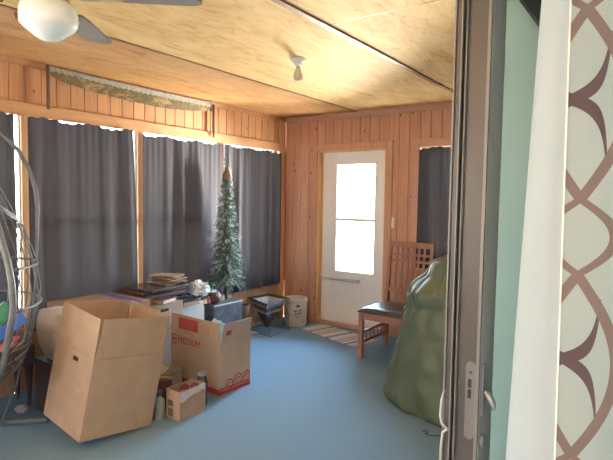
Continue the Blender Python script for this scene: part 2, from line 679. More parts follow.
# near end of the porch and the house shell (around and behind the camera)
w = MB()
w.box(-0.12, 0.9, YB - 0.12, YB, 0, HC).box(2.3, 3.44, YB - 0.12, YB, 0, HC).box(0.9, 2.3, YB - 0.12, YB, 0, 0.75).box(0.9, 2.3, YB - 0.12, YB, 2.05, HC)
w.build('wall_near', PINE, kind='structure')
w = MB()
w.box(3.44, 3.62, YB, -0.86, 0, HC).box(3.44, 3.62, 2.06, 5.06, 0, HC).box(3.44, 3.62, -0.86, 2.06, 2.06, HC)
w.build('wall_right', WHITE, kind='structure')
w = MB()
w.box(3.44, 4.95, -3.12, -3.0, 0, HC).box(5.45, 7.0, -3.12, -3.0, 0, HC).box(4.95, 5.45, -3.12, -3.0, 0, 1.15).box(4.95, 5.45, -3.12, -3.0, 1.65, HC)
w.build('wall_house_near', WHITE, kind='structure')
w = MB()
w.box(7.0, 7.12, -3.12, -0.3, 0, HC).box(7.0, 7.12, 0.5, 5.06, 0, HC).box(7.0, 7.12, -0.3, 0.5, 0, 1.15).box(7.0, 7.12, -0.3, 0.5, 1.75, HC)
w.build('wall_house_far', WHITE, kind='structure')
MB().box(3.62, 7.0, 4.94, 5.06, 0, HC).build('wall_house_end', WHITE, kind='structure')
MB().box(3.44, 3.62, -3.0, YB, 0, HC).build('wall_house_side', WHITE, kind='structure')


def window_left(i, y0, y1):
    r = thing('window_%d' % i, (-0.024, (y0 + y1) / 2, ZS + 0.02), kind='structure')
    f = MB()
    z0, z1 = ZS + 0.02, ZH
    f.box(-0.035, -0.012, y0, y0 + 0.006, z0, z1).box(-0.035, -0.012, y1 - 0.006, y1, z0, z1)
    f.box(-0.035, -0.012, y0 + 0.006, y1 - 0.006, z0, z0 + 0.04)
    f.box(-0.030, -0.014, y0 + 0.006, y1 - 0.006, 1.22, 1.26)
    fr_ = f.build('window_frame', WHITE, r)
    MB().box(-0.026, -0.022, y0 + 0.006, y1 - 0.006, z0 + 0.04, z1).build('pane', PANE, fr_)


for i in range(6):
    window_left(i + 1, POSTS[i] + 0.029, POSTS[i + 1] - 0.029)
r = thing('window_7', ((WX0 + WX1) / 2, D + 0.08, WZ0), kind='structure')
f = MB()
f.box(WX0, WX0 + 0.04, D + 0.06, D + 0.1, WZ0, WZ1).box(WX1 - 0.04, WX1, D + 0.06, D + 0.1, WZ0, WZ1)
f.box(WX0 + 0.04, WX1 - 0.04, D + 0.06, D + 0.1, WZ0, WZ0 + 0.05).box(WX0 + 0.04, WX1 - 0.04, D + 0.06, D + 0.1, WZ1 - 0.05, WZ1)
f.build('window_frame', WHITE, r)
MB().box(WX0 + 0.04, WX1 - 0.04, D + 0.078, D + 0.082, WZ0 + 0.05, WZ1 - 0.05).build('pane', PANE, r)

# white storm door in the end wall
r = thing('door_1', ((DX0 + DX1) / 2, D + 0.06, 0), kind='structure')
f = MB()
f.box(DX0, DX0 + 0.03, D, D + 0.12, 0, DZ).box(DX1 - 0.02, DX1, D, D + 0.12, 0, DZ).box(DX0 + 0.03, DX1 - 0.02, D, D + 0.12, DZ - 0.02, DZ)
f.box(DX0 + 0.03, DX0 + 0.046, D + 0.06, D + 0.12, 0, DZ - 0.02)
f.build('door_frame', PINE_POST, r)
MB().box(DX0 + 0.03, DX1 - 0.02, D - 0.005, D + 0.12, 0, 0.035).build('threshold', PINE_X, r)
lx0, lx1, ly0, ly1 = DX0 + 0.044, DX1 - 0.020, D + 0.055, D + 0.095
gx0, gx1, gz0, gz1 = 0.727, 1.220, 0.645, 1.875
f = MB()
f.box(lx0, gx0, ly0, ly1, 0.034, DZ - 0.019).box(gx1, lx1, ly0, ly1, 0.034, DZ - 0.019)
f.box(gx0, gx1, ly0, ly1, 0.034, gz0).box(gx0, gx1, ly0, ly1, gz1, DZ - 0.019)
leaf_ = f.build('door_leaf', DOORWHITE, r)
f = MB()
f.box(gx0, gx1, ly0 - 0.006, ly1, 1.228, 1.262).box(gx0 - 0.02, gx0, ly0 - 0.006, ly0, gz0 - 0.02, gz1 + 0.02).box(gx1, gx1 + 0.02, ly0 - 0.006, ly0, gz0 - 0.02, gz1 + 0.02)
f.box(gx0, gx1, ly0 - 0.006, ly0, gz1, gz1 + 0.02).box(gx0, gx1, ly0 - 0.006, ly0, gz0 - 0.02, gz0)
f.build('glazing_bar', DOORWHITE, leaf_)
MB().box(gx0, gx1, ly0 + 0.018, ly0 + 0.022, gz0, gz1).build('pane', PANE, leaf_)
f = MB()
f.tube([(0.66, ly0 - 0.03, 0.545), (1.03, ly0 - 0.03, 0.545)], 0.013, 10)
f.tube([(0.535, ly0 - 0.035, 0.575), (0.56, ly0 - 0.03, 0.55), (0.66, ly0 - 0.03, 0.545)], 0.006, 8)
f.box(1.02, 1.05, ly0 - 0.04, ly0, 0.53, 0.56)
f.build('door_closer', STEEL, r)

# ------------------------------------------------------------------ patio door at the house wall
r = thing('door_2', (3.566, 1.5, 0), kind='structure')
f = MB()
f.box(3.520, 3.568, 1.06, 1.165, 0.03, 2.03)
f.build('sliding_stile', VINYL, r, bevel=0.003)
MB().box(3.568, 3.5695, 1.066, 1.160, 0.04, 2.02).build('stile_lit_face', plain('stile_lit_vinyl', (0.42, 0.42, 0.40), 0.4, 0.03), r)  # same vinyl as the stile, lighter colour in place of light from the glass
f = MB()
f.box(3.563, 3.570, 1.054, 1.062, 0.03, 2.03).box(3.519, 3.5225, 1.052, 1.062, 0.03, 2.03)
f.build('edge_ridge', VINYL_LIGHT, r, bevel=0.001)
f = MB()
f.box(3.520, 3.568, 1.165, 2.0, 0.03, 0.12).box(3.520, 3.568, 1.165, 2.0, 1.95, 2.03).box(3.520, 3.568, 1.93, 2.0, 0.12, 1.95)
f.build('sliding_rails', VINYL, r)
MB().box(3.556, 3.560, 1.165, 1.93, 0.12, 1.95).build('pane', PANE_TEAL, r)
f = MB()
f.box(3.46, 3.60, -0.86, 2.06, 2.03, 2.06).box(3.46, 3.60, -0.86, -0.82, 0, 2.03).box(3.46, 3.60, 2.0, 2.06, 0, 2.03).box(3.46, 3.60, -0.82, 2.0, 0, 0.03)
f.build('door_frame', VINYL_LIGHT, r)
MB().box(3.514, 3.5212, 1.063, 1.10, 0.03, 2.03).build('weather_strip', VINYL_LIGHT, r)
# lock faceplate and thumb lever
f = MB()
zz = [(0.0, -0.115), (0.0, 0.115)]
pl = []
for a in range(9):
    t = PI * a / 8
    pl.append((0.0105 * math.cos(t), 0.074 + 0.0105 * math.sin(t)))
for a in range(9):
    t = PI + PI * a / 8
    pl.append((0.0105 * math.cos(t), -0.074 + 0.0105 * math.sin(t)))
f.prism(pl, 0, 0.002, Matrix.Translation((3.5515, 1.060, 1.045)) @ Matrix.Rotation(PI / 2, 4, 'X'))
lk = f.build('lock_plate', plain('dull_steel', (0.15, 0.142, 0.137), 0.45, 0.06, 60, 0.3), r)
f = MB()
f.box(3.5465, 3.5535, 1.0565, 1.0585, 1.073, 1.091).box(3.5465, 3.5535, 1.0565, 1.0585, 1.050, 1.069)
f.build('lock_slot', DARK, lk)
f = MB()
f.tube([(3.5515, 1.0585, 1.106), (3.5515, 1.0565, 1.106)], 0.0035, 10)
f.build('screw', DARK_METAL, lk)
f = MB()
f.box(3.568, 3.5735, 1.075, 1.100, 1.008, 1.122)
lv = f.build('lever_plate', GREY_METAL, r, bevel=0.002)
f = MB()
f.tube([(3.573, 1.090, 1.060), (3.581, 1.088, 1.053), (3.592, 1.086, 1.038), (3.596, 1.085, 1.027)], [0.006, 0.0085, 0.0075, 0.003], 10)
f.build('thumb_lever', GREY_METAL, lv, smooth=True)
f = MB()
f.sphere((3.572, 1.085, 0.952), (0.008, 0.013, 0.016))
f.build('lever_cap', GREY_METAL, r, smooth=True)

# screen door stile outside it
r = thing('door_3', (3.50, 1.4, 0.03), kind='structure')
f = MB()
f.box(3.4985, 3.5145, 1.050, 1.095, 0.03, 2.03).box(3.4985, 3.5145, 1.095, 1.95, 0.03, 0.09).box(3.4985, 3.5145, 1.095, 1.95, 1.97, 2.03).box(3.4985, 3.5145, 1.90, 1.95, 0.09, 1.97)
f.build('screen_frame', VINYL, r, bevel=0.002)
f = MB()
f.box(3.4975, 3.5005, 1.045, 1.051, 0.03, 2.03).box(3.5125, 3.5150, 1.043, 1.051, 0.03, 2.03)
f.build('frame_lip', VINYL_LIGHT, r)
MB().box(3.505, 3.508, 1.095, 1.90, 0.09, 1.97).build('pane', PANE, r)
f = MB()
f.tube([(3.500, 1.050, 1.060), (3.494, 1.047, 1.035), (3.493, 1.046, 1.0), (3.497, 1.045, 0.985), (3.510, 1.044, 0.976)], 0.003, 8)
f.tube([(3.510, 1.044, 0.976), (3.500, 1.045, 0.966), (3.496, 1.046, 0.93), (3.497, 1.047, 0.88)], 0.003, 8)
f.build('pull_handle', plain('worn_handle', (0.40, 0.39, 0.38), 0.4, 0.1), r, smooth=True)
MB().box(3.5005, 3.511, 1.0462, 1.0502, 0.99, 1.045).build('handle_recess', DARK_METAL, r)
MB().sphere((3.4975, 1.055, 1.112), 0.004, 10, 6).build('screw', DARK_METAL, r)

# ------------------------------------------------------------------ curtains
def curtain(label, y0, y1, zt, zb, folds, amp, seed, edge=None, group='slate curtains over the porch windows', ax='y', x0=0.055, bot=None):
    """gathered cloth with a ruffled header; y0(z), y1(z) may lean through edge(u, z)"""
    rnd = random.Random(seed)
    ph = [rnd.uniform(0, 6.28) for _ in range(4)]
    wdt = y1 - y0

    def fn(u, v):
        z = zb + (zt - zb) * v
        if bot:
            z += bot(u) * (1 - v)
        if v > 0.985:
            z += 0.005 * math.sin(u * folds * 14 + ph[0]) + 0.010 * math.sin(u * folds * 3.3 + ph[1])
        s = u + 0.018 * math.sin(2 * PI * u * folds * 0.37 + ph[2])
        a = amp * (0.55 + 0.45 * math.sin(2 * PI * u * 1.3 + ph[3]))
        g = min(1.0, 0.45 + (1 - v) * 1.6)
        q = math.sin(2 * PI * s * folds + 0.35 * math.sin(v * 3 + ph[1]))
        fade = min(1.0, u / 0.06, (1 - u) / 0.06)
        off = fade * a * g * (q if q > 0 else 0.8 * q) + 0.0022 * math.sin(2 * PI * u * folds * 3.1 + ph[0]) * (0.2 + v * v)
        yy = y0 + wdt * u
        if edge:
            yy += edge(u, v)
        if ax == 'y':
            return (max(0.029, x0 + off), yy, z)
        return (yy, min(D - 0.028, D - x0 - off), z)
    mb = MB()
    mb.grid(fn, int(folds * 16), 36)
    o = mb.build('curtain_panel', SLATE, None, smooth=True)
    o.name = 'curtain'
    return tag(o, label, 'curtain', group)


curtain('slate grey curtain at the left edge of the photo, partly behind the wire egg chair', 0.87, 1.730, 2.034, 0.44, 5, 0.024, 1,
        edge=lambda u, v: 0.015 * u * (1 - v))
curtain('wide flat slate grey curtain just right of the wire egg chair', 1.825, 2.748, 2.036, 0.45, 4.6, 0.024, 2,
        edge=lambda u, v: (u ** 3) * (0.012 * (1 - v) - 0.036 * v * v))
curtain('slate grey curtain between the wide flat one and the Christmas tree', 2.812, 3.795, 2.022, 0.44, 5.0, 0.032, 3)
curtain('slate grey curtain nearest the corner, right behind the Christmas tree', 3.822, 4.79, 2.020, 0.44, 5.6, 0.032, 4,
        bot=lambda u: 0.03 * (0.5 - u) * 0)
curtain('dark slate curtain over the end wall window behind the wooden chair', 1.768, 2.72, 2.005, 0.78, 5, 0.013, 5, ax='x', x0=0.045,
        edge=lambda u, v: -0.004 * (1 - u) * (1 - v))


def trellis():
    k = NT('trellis_print')
    uvn = k.n('ShaderNodeUVMap')
    s = k.n('ShaderNodeSeparateXYZ')
    k.l(uvn.outputs[0], s.inputs[0])
    U, V = s.outputs[0], s.outputs[1]
    M = k.math
    P, B, UP, UC = 0.4385, 0.312, 0.190, 0.024
    w = M('MODULO', M('ADD', M('SUBTRACT', 1.785, V), 10 * P), P)
    up_ = M('SUBTRACT', M('MODULO', M('ADD', M('SUBTRACT', U, UC), UP * 10.5), UP), UP / 2)
    au = M('ABSOLUTE', up_)
    s1 = M('MULTIPLY', M('SINE', M('MULTIPLY', w, PI / B)), 0.066)
    s2 = M('MULTIPLY', M('SINE', M('MULTIPLY', M('SUBTRACT', w, B), PI / (P - B))), 0.056)
    big = M('LESS_THAN', w, B)
    sv = M('ADD', M('MULTIPLY', s1, big), M('MULTIPLY', s2, M('SUBTRACT', 1.0, big)))
    tan = M('LESS_THAN', M('ABSOLUTE', M('SUBTRACT', au, sv)), 0.0098)
    u2 = M('SUBTRACT', M('MODULO', M('ADD', M('SUBTRACT', U, 0.006), UP * 10.5), UP), UP / 2)
    d = M('ABSOLUTE', u2)
    q = M('DIVIDE', d, 0.062)
    g = M('DIVIDE', M('MULTIPLY', d, 0.45), M('MAXIMUM', M('SUBTRACT', 1.0, M('MULTIPLY', q, q)), 0.02))
    dz = M('ABSOLUTE', M('SUBTRACT', w, 0.146))
    dark = M('MULTIPLY', M('LESS_THAN', M('ABSOLUTE', M('SUBTRACT', dz, g)), M('MULTIPLY', 0.0105, M('ADD', 1.0, M('MULTIPLY', M('MULTIPLY', d, d), 330.0)))), M('LESS_THAN', M('MAXIMUM', M('MULTIPLY', dz, 0.62), d), 0.066))
    f = k.noise(k.coords(), 700, 2)
    base = k.ramp(f, [(0.3, (0.275, 0.315, 0.30)), (0.7, (0.325, 0.365, 0.345))])
    c = k.mix(dark, base, (0.072, 0.047, 0.051))
    c = k.mix(tan, c, (0.145, 0.103, 0.092))
    k.l(c, k.b.inputs['Base Color'])
    k.b.inputs['Roughness'].default_value = 0.8
    k.b.inputs['Specular IOR Level'].default_value = 0.2
    return k.m


def smooth_path(pts, n):
    """Catmull-Rom resample with cumulative length"""
    P = [Vector((*p, 0)) for p in pts]
    P = [P[0] * 2 - P[1]] + P + [P[-1] * 2 - P[-2]]
    out = []
    segs = len(P) - 3
    for k in range(n + 1):
        t = k / n * segs
        i = min(int(t), segs - 1)
        t -= i
        a, b, c, d = P[i:i + 4]
        out.append(0.5 * ((2 * b) + (c - a) * t + (2 * a - 5 * b + 4 * c - d) * t * t + (3 * b - a - 3 * c + d) * t ** 3))
    L = [0.0]
    for a, b in zip(out[:-1], out[1:]):
        L.append(L[-1] + (b - a).length)
    return out, L


r = thing('patterned_curtain', (3.72, 1.3, 0.04), 'pale curtain with brown interlaced trellis print and white lining, hanging beside the patio door', 'curtain')
fr_pts = [(3.733, 0.950), (3.765, 0.954), (3.800, 0.966), (3.828, 0.990), (3.840, 1.03), (3.815, 1.075), (3.765, 1.10), (3.735, 1.135), (3.765, 1.175),
          (3.815, 1.20), (3.835, 1.24), (3.80, 1.28), (3.745, 1.31), (3.74, 1.35), (3.79, 1.385), (3.83, 1.42), (3.81, 1.47), (3.75, 1.50), (3.74, 1.55), (3.80, 1.60), (3.82, 1.66), (3.77, 1.72)]
FP, FL = smooth_path(fr_pts, 150)
ln_pts = [(3.733, 0.950), (3.706, 0.958), (3.678, 0.977), (3.660, 1.008), (3.655, 1.055), (3.672, 1.10), (3.700, 1.13), (3.712, 1.17), (3.720, 1.24), (3.715, 1.32), (3.715, 1.45), (3.72, 1.60), (3.745, 1.72)]
LP, LL = smooth_path(ln_pts, 70)


def cz(v):
    return 0.05 + 2.14 * v


def front(u, v):
    i = round(u * 150)
    z = cz(v)
    k = min(1.0, FL[i] / 0.12)
    p = FP[i]
    return (p.x - 0.0045 + (1.80 - z) * 0.010 * (1 - 0.6 * k), p.y, z)


def lining(u, v):
    i = round(u * 70)
    z = cz(v)
    p = LP[i]
    k = min(1.0, LL[i] / 0.09)
    dx = (1.80 - z) * (0.010 * (1 - k) - 0.036 * k)
    return (max(3.612, p.x + dx - 0.0045 * (1 - k) + 0.010 * k), p.y + 0.004 * k * math.sin(z * 3), z)


mb = MB()
mb.grid(front, 150, 40, uv=lambda u, v: (FL[round(u * 150)], cz(v)))
mb.build('printed_front', trellis(), r, smooth=True)
mb = MB()
mb.grid(lining, 70, 40)
mb.build('lining', fabric('white_lining', (0.44, 0.485, 0.49), 0.25), r, smooth=True, label='plain white lining side')
mb = MB()
mb.tube([Vector(front(0, j / 40)) + Vector((-0.001, -0.001, 0)) for j in range(41)], 0.0016, 6)
mb.build('piped_edge', plain('piping', (0.80, 0.76, 0.66), 0.7), r, smooth=True)
rd = thing('curtain_rod', (3.73, 1.45, 2.2), 'dark rod carrying the trellis curtain above the patio door', 'curtain rod')
mb = MB()
mb.tube([(3.73, -1.0, 2.205), (3.73, 2.1, 2.205)], 0.011, 12)
mb.build('rod', DARK_METAL, rd, smooth=True)
mb = MB()
mb.tube([(3.62, 2.08, 2.2), (3.73, 2.08, 2.2)], 0.008, 8)
mb.build('bracket', DARK_METAL, rd)
mb = MB()
mb.tube([(3.62, -0.98, 2.2), (3.73, -0.98, 2.2)], 0.008, 8)
mb.build('bracket', DARK_METAL, rd)

# ------------------------------------------------------------------ painted crosscut saw on the wall
r = thing('crosscut_saw', (0.045, 2.85, 2.30), 'long two-man crosscut saw with a faded painted landscape, hung above the left windows', 'saw')


def saw_paint():
    k = NT('painted_blade')
    v = k.coords((1, 4.5, 9))
    f = k.noise(v, 1.5, 6, 0.7, 0.5)
    c = k.ramp(f, [(0.30, (0.03, 0.02, 0.015)), (0.42, (0.17, 0.10, 0.04)), (0.5, (0.045, 0.06, 0.022)), (0.57, (0.24, 0.14, 0.055)), (0.70, (0.27, 0.22, 0.14))])
    k.l(c, k.b.inputs['Base Color'])
    k.b.inputs['Roughness'].default_value = 0.5
    return k.m


bot = [(1.995, 2.385), (2.08, 2.352), (2.235, 2.326), (2.42, 2.310), (2.60, 2.302), (2.80, 2.294), (3.006, 2.291), (3.20, 2.300), (3.40, 2.318), (3.67, 2.352)]
top0 = [(2.005, 2.408), (2.25, 2.402), (2.6, 2.392), (2.9, 2.388), (3.2, 2.388), (3.67, 2.392)]
mb = MB()
Mx = Matrix(((0, 0, 1, 0.030), (1, 0, 0, 0), (0, 1, 0, 0), (0, 0, 0, 1)))
mb.prism(bot + top0[::-1], 0, 0.003, Mx)
mb.build('painted_blade', saw_paint(), r)
mb = MB()


def topz(y):
    return 2.436 - 0.004 * math.sin((y - 2.0) / 1.6 * PI)


def lowz(y):
    for (a, b), (c, d) in zip(top0[:-1], top0[1:]):
        if a <= y <= c:
            return b + (d - b) * (y - a) / (c - a)
    return top0[-1][1]


edge = []
n = 66
for i in range(n + 1):
    yy = 2.0 + 1.67 * i / n
    edge.append((yy, lowz(yy) - (0.010 if i % 2 else -0.006)))
edge_top = [(2.0 + 1.67 * i / 12, topz(2.0 + 1.67 * i / 12)) for i in range(13)]
Mx2 = Matrix(((0, 0, 1, 0.0335), (1, 0, 0, 0), (0, 1, 0, 0), (0, 0, 0, 1)))
for i in range(n):
    a, b = edge[i], edge[i + 1]
    mb.prism([a, b, (b[0], topz(b[0])), (a[0], topz(a[0]))], 0, 0.004, Mx2)
mb.build('toothed_edge', plain('bare_steel', (0.27, 0.265, 0.235), 0.5, 0.25, 40), r)
for yy, z0, z1 in ((1.985, 2.115, 2.44), (3.68, 2.09, 2.42)):
    mb = MB()
    mb.tube([(0.045, yy, z0), (0.045, yy, z0 + 0.05), (0.045, yy, (z0 + z1) / 2), (0.045, yy, z1 - 0.03), (0.045, yy, z1)], [0.010, 0.014, 0.013, 0.014, 0.011], 10)
    mb.build('saw_handle', plain('dark_handle_wood', (0.10, 0.055, 0.035), 0.6, 0.2), r, smooth=True)
for yy, z0 in ((2.25, 2.395), (3.3, 2.385)):
    mb = MB()
    mb.tube([(0.0, yy, z0), (0.034, yy, z0)], 0.004, 8)
    mb.build('nail', DARK_METAL, r)

# ------------------------------------------------------------------ ceiling fan with globe
FX, FY = 2.150, 0.900
r = thing('ceiling_fan', (FX, FY, HC), 'ceiling fan with dark blades and a white glass globe, at top left', 'ceiling fan')
BRASS = plain('aged_brass', (0.36, 0.25, 0.12), 0.35, 0.15, 40, 0.8)
mb = MB()
mb.lathe([(0.0, 0), (0.065, 0), (0.07, -0.02), (0.05, -0.05), (0.018, -0.06), (0.014, -0.14)], 24, (FX, FY, HC))
mb.build('canopy', BRASS, r, smooth=True)
mb = MB()
mb.lathe([(0.02, -0.13), (0.10, -0.15), (0.135, -0.18), (0.14, -0.23), (0.12, -0.262), (0.07, -0.285), (0.055, -0.31), (0.055, -0.335), (0.03, -0.345)], 28, (FX, FY, HC))
mb.build('motor', BRASS, r, smooth=True)
mb = MB()
gz = 2.045
mb.lathe([(0.055, 0.072), (0.075, 0.064), (0.087, 0.050), (0.091, 0.032), (0.0915, 0.010), (0.089, -0.006), (0.077, -0.020), (0.060, -0.032), (0.044, -0.046), (0.024, -0.056), (0.0, -0.059)], 36, (FX, FY, gz))
k = NT('opal_glass')
k.b.inputs['Base Color'].default_value = (0.86, 0.88, 0.84, 1)
f_ = k.noise(k.coords((9, 9, 9)), 1.0, 3)
k.l(k.ramp(f_, [(0.35, (0.74, 0.78, 0.76)), (0.75, (0.80, 0.81, 0.77))]), k.b.inputs['Base Color'])
k.b.inputs['Roughness'].default_value = 0.12
k.b.inputs['Subsurface Weight'].default_value = 0.3
k.b.inputs['Subsurface Scale'].default_value = 0.03
mb.build('glass_globe', k.m, r, smooth=True)
mb = MB()
mb.lathe([(0.060, 0.0), (0.066, 0.004), (0.066, 0.022), (0.055, 0.026)], 28, (FX, FY, gz + 0.060))
mb.build('globe_fitter', BRASS, r, smooth=True)
BLADE = wood('fan_blade', (0.075, 0.06, 0.055), (0.12, 0.10, 0.09), stretch=(3, 3, 3))
BZ = 2.138
for i in range(4):
    a = math.radians(130 - 90 * i)
    Mb = Matrix.Translation((FX, FY, BZ)) @ Matrix.Rotation(a, 4, 'Z') @ Matrix.Rotation(math.radians(10), 4, 'X')
    mb = MB()
    pl = [(0.17, -0.050), (0.22, -0.060), (0.44, -0.068)]
    for q in range(9):
        t = -PI / 2 + PI * q / 8
        pl.append((0.455 + 0.055 * math.cos(t), 0.068 * math.sin(t)))
    pl += [(0.44, 0.068), (0.22, 0.060), (0.17, 0.050)]
    mb.prism(pl, -0.004, 0.004, Mb)
    bl_ = mb.build('fan_blade', BLADE, r)
    mb = MB()
    mb.box(0.10, 0.24, -0.018, 0.018, -0.012, -0.004, Mb)
    mb.tube([(FX + 0.08 * math.cos(a), FY + 0.08 * math.sin(a), 2.165), (FX + 0.16 * math.cos(a), FY + 0.16 * math.sin(a), BZ - 0.005)], 0.012, 8)
    mb.build('blade_iron', BRASS, bl_)
mb = MB()
ca, sa = math.cos(math.radians(215)), math.sin(math.radians(215))
mb.tube([(FX + 0.058 * ca, FY + 0.058 * sa, 2.12), (FX + 0.080 * ca, FY + 0.080 * sa, 2.11), (FX + 0.098 * ca, FY + 0.098 * sa, 2.06)], 0.0015, 6)
mb.sphere((FX + 0.098 * ca, FY + 0.098 * sa, 2.05), (0.006, 0.006, 0.011), 10, 8)
mb.build('pull_chain', plain('chain_wood', (0.20, 0.07, 0.05), 0.4), r, smooth=True)
mb = MB()
ca, sa = math.cos(math.radians(235)), math.sin(math.radians(235))
mb.tube([(FX + 0.058 * ca, FY + 0.058 * sa, 2.12), (FX + 0.080 * ca, FY + 0.080 * sa, 2.11), (FX + 0.098 * ca, FY + 0.098 * sa, 2.068)], 0.0015, 6)
mb.sphere((FX + 0.098 * ca, FY + 0.098 * sa, 2.058), (0.007, 0.007, 0.011), 10, 8)
mb.build('pull_chain', plain('chain_wood_dark', (0.12, 0.05, 0.05), 0.4), r, smooth=True)

# ------------------------------------------------------------------ bare bulb fitting
r = thing('ceiling_bulb', (1.70, 2.90, HC), 'bare frosted bulb in a small white ceiling fitting', 'light bulb')
mb = MB()
mb.lathe([(0.0, 0), (0.058, 0), (0.060, -0.006), (0.050, -0.018), (0.028, -0.030), (0.024, -0.045), (0.018, -0.048)], 28, (1.70, 2.90, HC))
lh_ = mb.build('lamp_holder', WHITE, r, smooth=True)
mb = MB()
mb.lathe([(0.013, -0.045), (0.014, -0.06), (0.020, -0.078), (0.030, -0.10), (0.033, -0.12), (0.030, -0.138), (0.020, -0.15), (0.008, -0.155), (0, -0.1555)], 20, (1.70, 2.90, HC))
mb.build('bulb', plain('frosted_bulb', (0.70, 0.62, 0.50), 0.35, 0.04, trans=0.35), lh_, smooth=True)

# ------------------------------------------------------------------ light switch
r = thing('light_switch', (1.462, D, 1.23), 'white light switch plate on the pine wall right of the door', 'light switch')
mb = MB()
mb.box(1.408, 1.488, D - 0.006, D, 1.180, 1.292)
sp_l = mb.build('switch_plate', plain('ivory_plate', (0.72, 0.66, 0.58), 0.4, 0.03), r, bevel=0.003)
mb = MB()
mb.box(1.443, 1.453, D - 0.016, D - 0.006, 1.222, 1.240)
mb.build('toggle', WHITE, sp_l)

# ------------------------------------------------------------------ Christmas tree
TX, TY = 0.235, 3.685
r = thing('christmas_tree', (TX, TY, 0), 'slim frosted artificial Christmas tree with a burlap topper, in front of the left curtains', 'Christmas tree')
mb = MB()
mb.tube([(TX, TY, 0.03), (TX, TY, 1.0), (TX + 0.005, TY, 1.70)], [0.016, 0.014, 0.006], 8)
mb.build('trunk', plain('tree_trunk', (0.05, 0.07, 0.04), 0.8, 0.2), r)
mb = MB()
for k in range(4):
    a = PI / 4 + k * PI / 2
    mb.tube([(TX, TY, 0.10), (TX + 0.04 * math.cos(a), TY + 0.04 * math.sin(a), 0.06), (TX + 0.075 * math.cos(a), TY + 0.075 * math.sin(a), 0.006)], 0.006, 6)
mb.build('stand', DARK_METAL, r)
rnd = random.Random(11)


def spray(mb, base, d, L, rad, nd, mi):
    """one fir twig: a stem bristling with flat needles"""
    d = d.normalized()
    u = d.orthogonal().normalized()
    w_ = d.cross(u)
    tip = base + d * L
    mb.tube([base, tip], [0.003, 0.0012], 4, cap=False, mi=mi)
    vs, fs = [], []
    for i in range(nd):
        t = (i + 0.5) / nd
        p = base + d * (L * (0.08 + 0.92 * t))
        a = i * 2.399 + rnd.uniform(-0.3, 0.3)
        o_ = u * math.cos(a) + w_ * math.sin(a)
        nl = rad * (1.0 - 0.55 * t) * rnd.uniform(0.8, 1.15)
        q = p + o_ * nl + d * nl * 0.9
        sd = d.cross(o_).normalized() * 0.0032
        k0 = len(vs)
        vs += [p + sd, p - sd, q - sd * 0.5, q + sd * 0.5]
        fs.append((k0, k0 + 1, k0 + 2, k0 + 3))
    mb.add(vs, fs, mi=mi)


mb = MB()
z = 0.60
layer = 0
while z < 1.70:
    t = (z - 0.56) / 1.16
    rr = 0.172 * (1 - t) ** 0.85 + 0.035
    nb = max(6, int(15 * (1 - t) + 7))
    for i in range(nb):
        a = 2 * PI * i / nb + layer * 0.7 + rnd.uniform(-0.25, 0.25)
        dr = Vector((math.cos(a), math.sin(a), 0))
        ln = rr * rnd.uniform(0.78, 1.12)
        base = Vector((TX, TY, z + rnd.uniform(-0.02, 0.02)))
        dn = rnd.uniform(-0.75, -0.15)
        elbow = base + dr * (ln * 0.45) + Vector((0, 0, 0.012))
        if elbow.x < 0.125: elbow.x = 0.125
        spray(mb, base, elbow - base, (elbow - base).length, 0.028, 9, 0)
        dd = dr + Vector((0, 0, dn))
        L2 = ln * 0.62
        e = elbow + dd.normalized() * L2
        if e.x < 0.125:
            dd.x += (0.125 - e.x) / max(L2, 0.01) * 1.2
        spray(mb, elbow, dd, L2, 0.026, 13, 1 if rnd.random() < 0.40 else 0)
        sd = Vector((-dr.y, dr.x, 0)) * rnd.choice((-1, 1)) * 0.7
        spray(mb, elbow, dd + sd, L2 * 0.75, 0.023, 10, 1 if rnd.random() < 0.35 else 0)
    z += 0.046
    layer += 1
FIR = plain('fir_needles', (0.065, 0.10, 0.075), 0.7, 0.3, 30)
FROST = plain('frosted_needles', (0.36, 0.44, 0.41), 0.7, 0.2, 30)
mb.build('foliage', [FIR, FROST], r)
mb = MB()
mb.lathe([(0.034, 0.0), (0.046, 0.02), (0.043, 0.05), (0.034, 0.08), (0.020, 0.115), (0.006, 0.14), (0, 0.143)], 18, (TX + 0.008, TY, 1.655), wob=lambda a, z: 1 + 0.12 * math.sin(3 * a + z * 40))
mb.build('burlap_topper', plain('burlap', (0.17, 0.125, 0.09), 0.95, 0.25, 250, bump=0.5), r, smooth=True, label='tan burlap cone topper')

# ------------------------------------------------------------------ cartons
def card_panel(mb, x0, x1, y0, y1, z0, z1, M):
    mb.box(x0, x1, y0, y1, z0, z1, M)


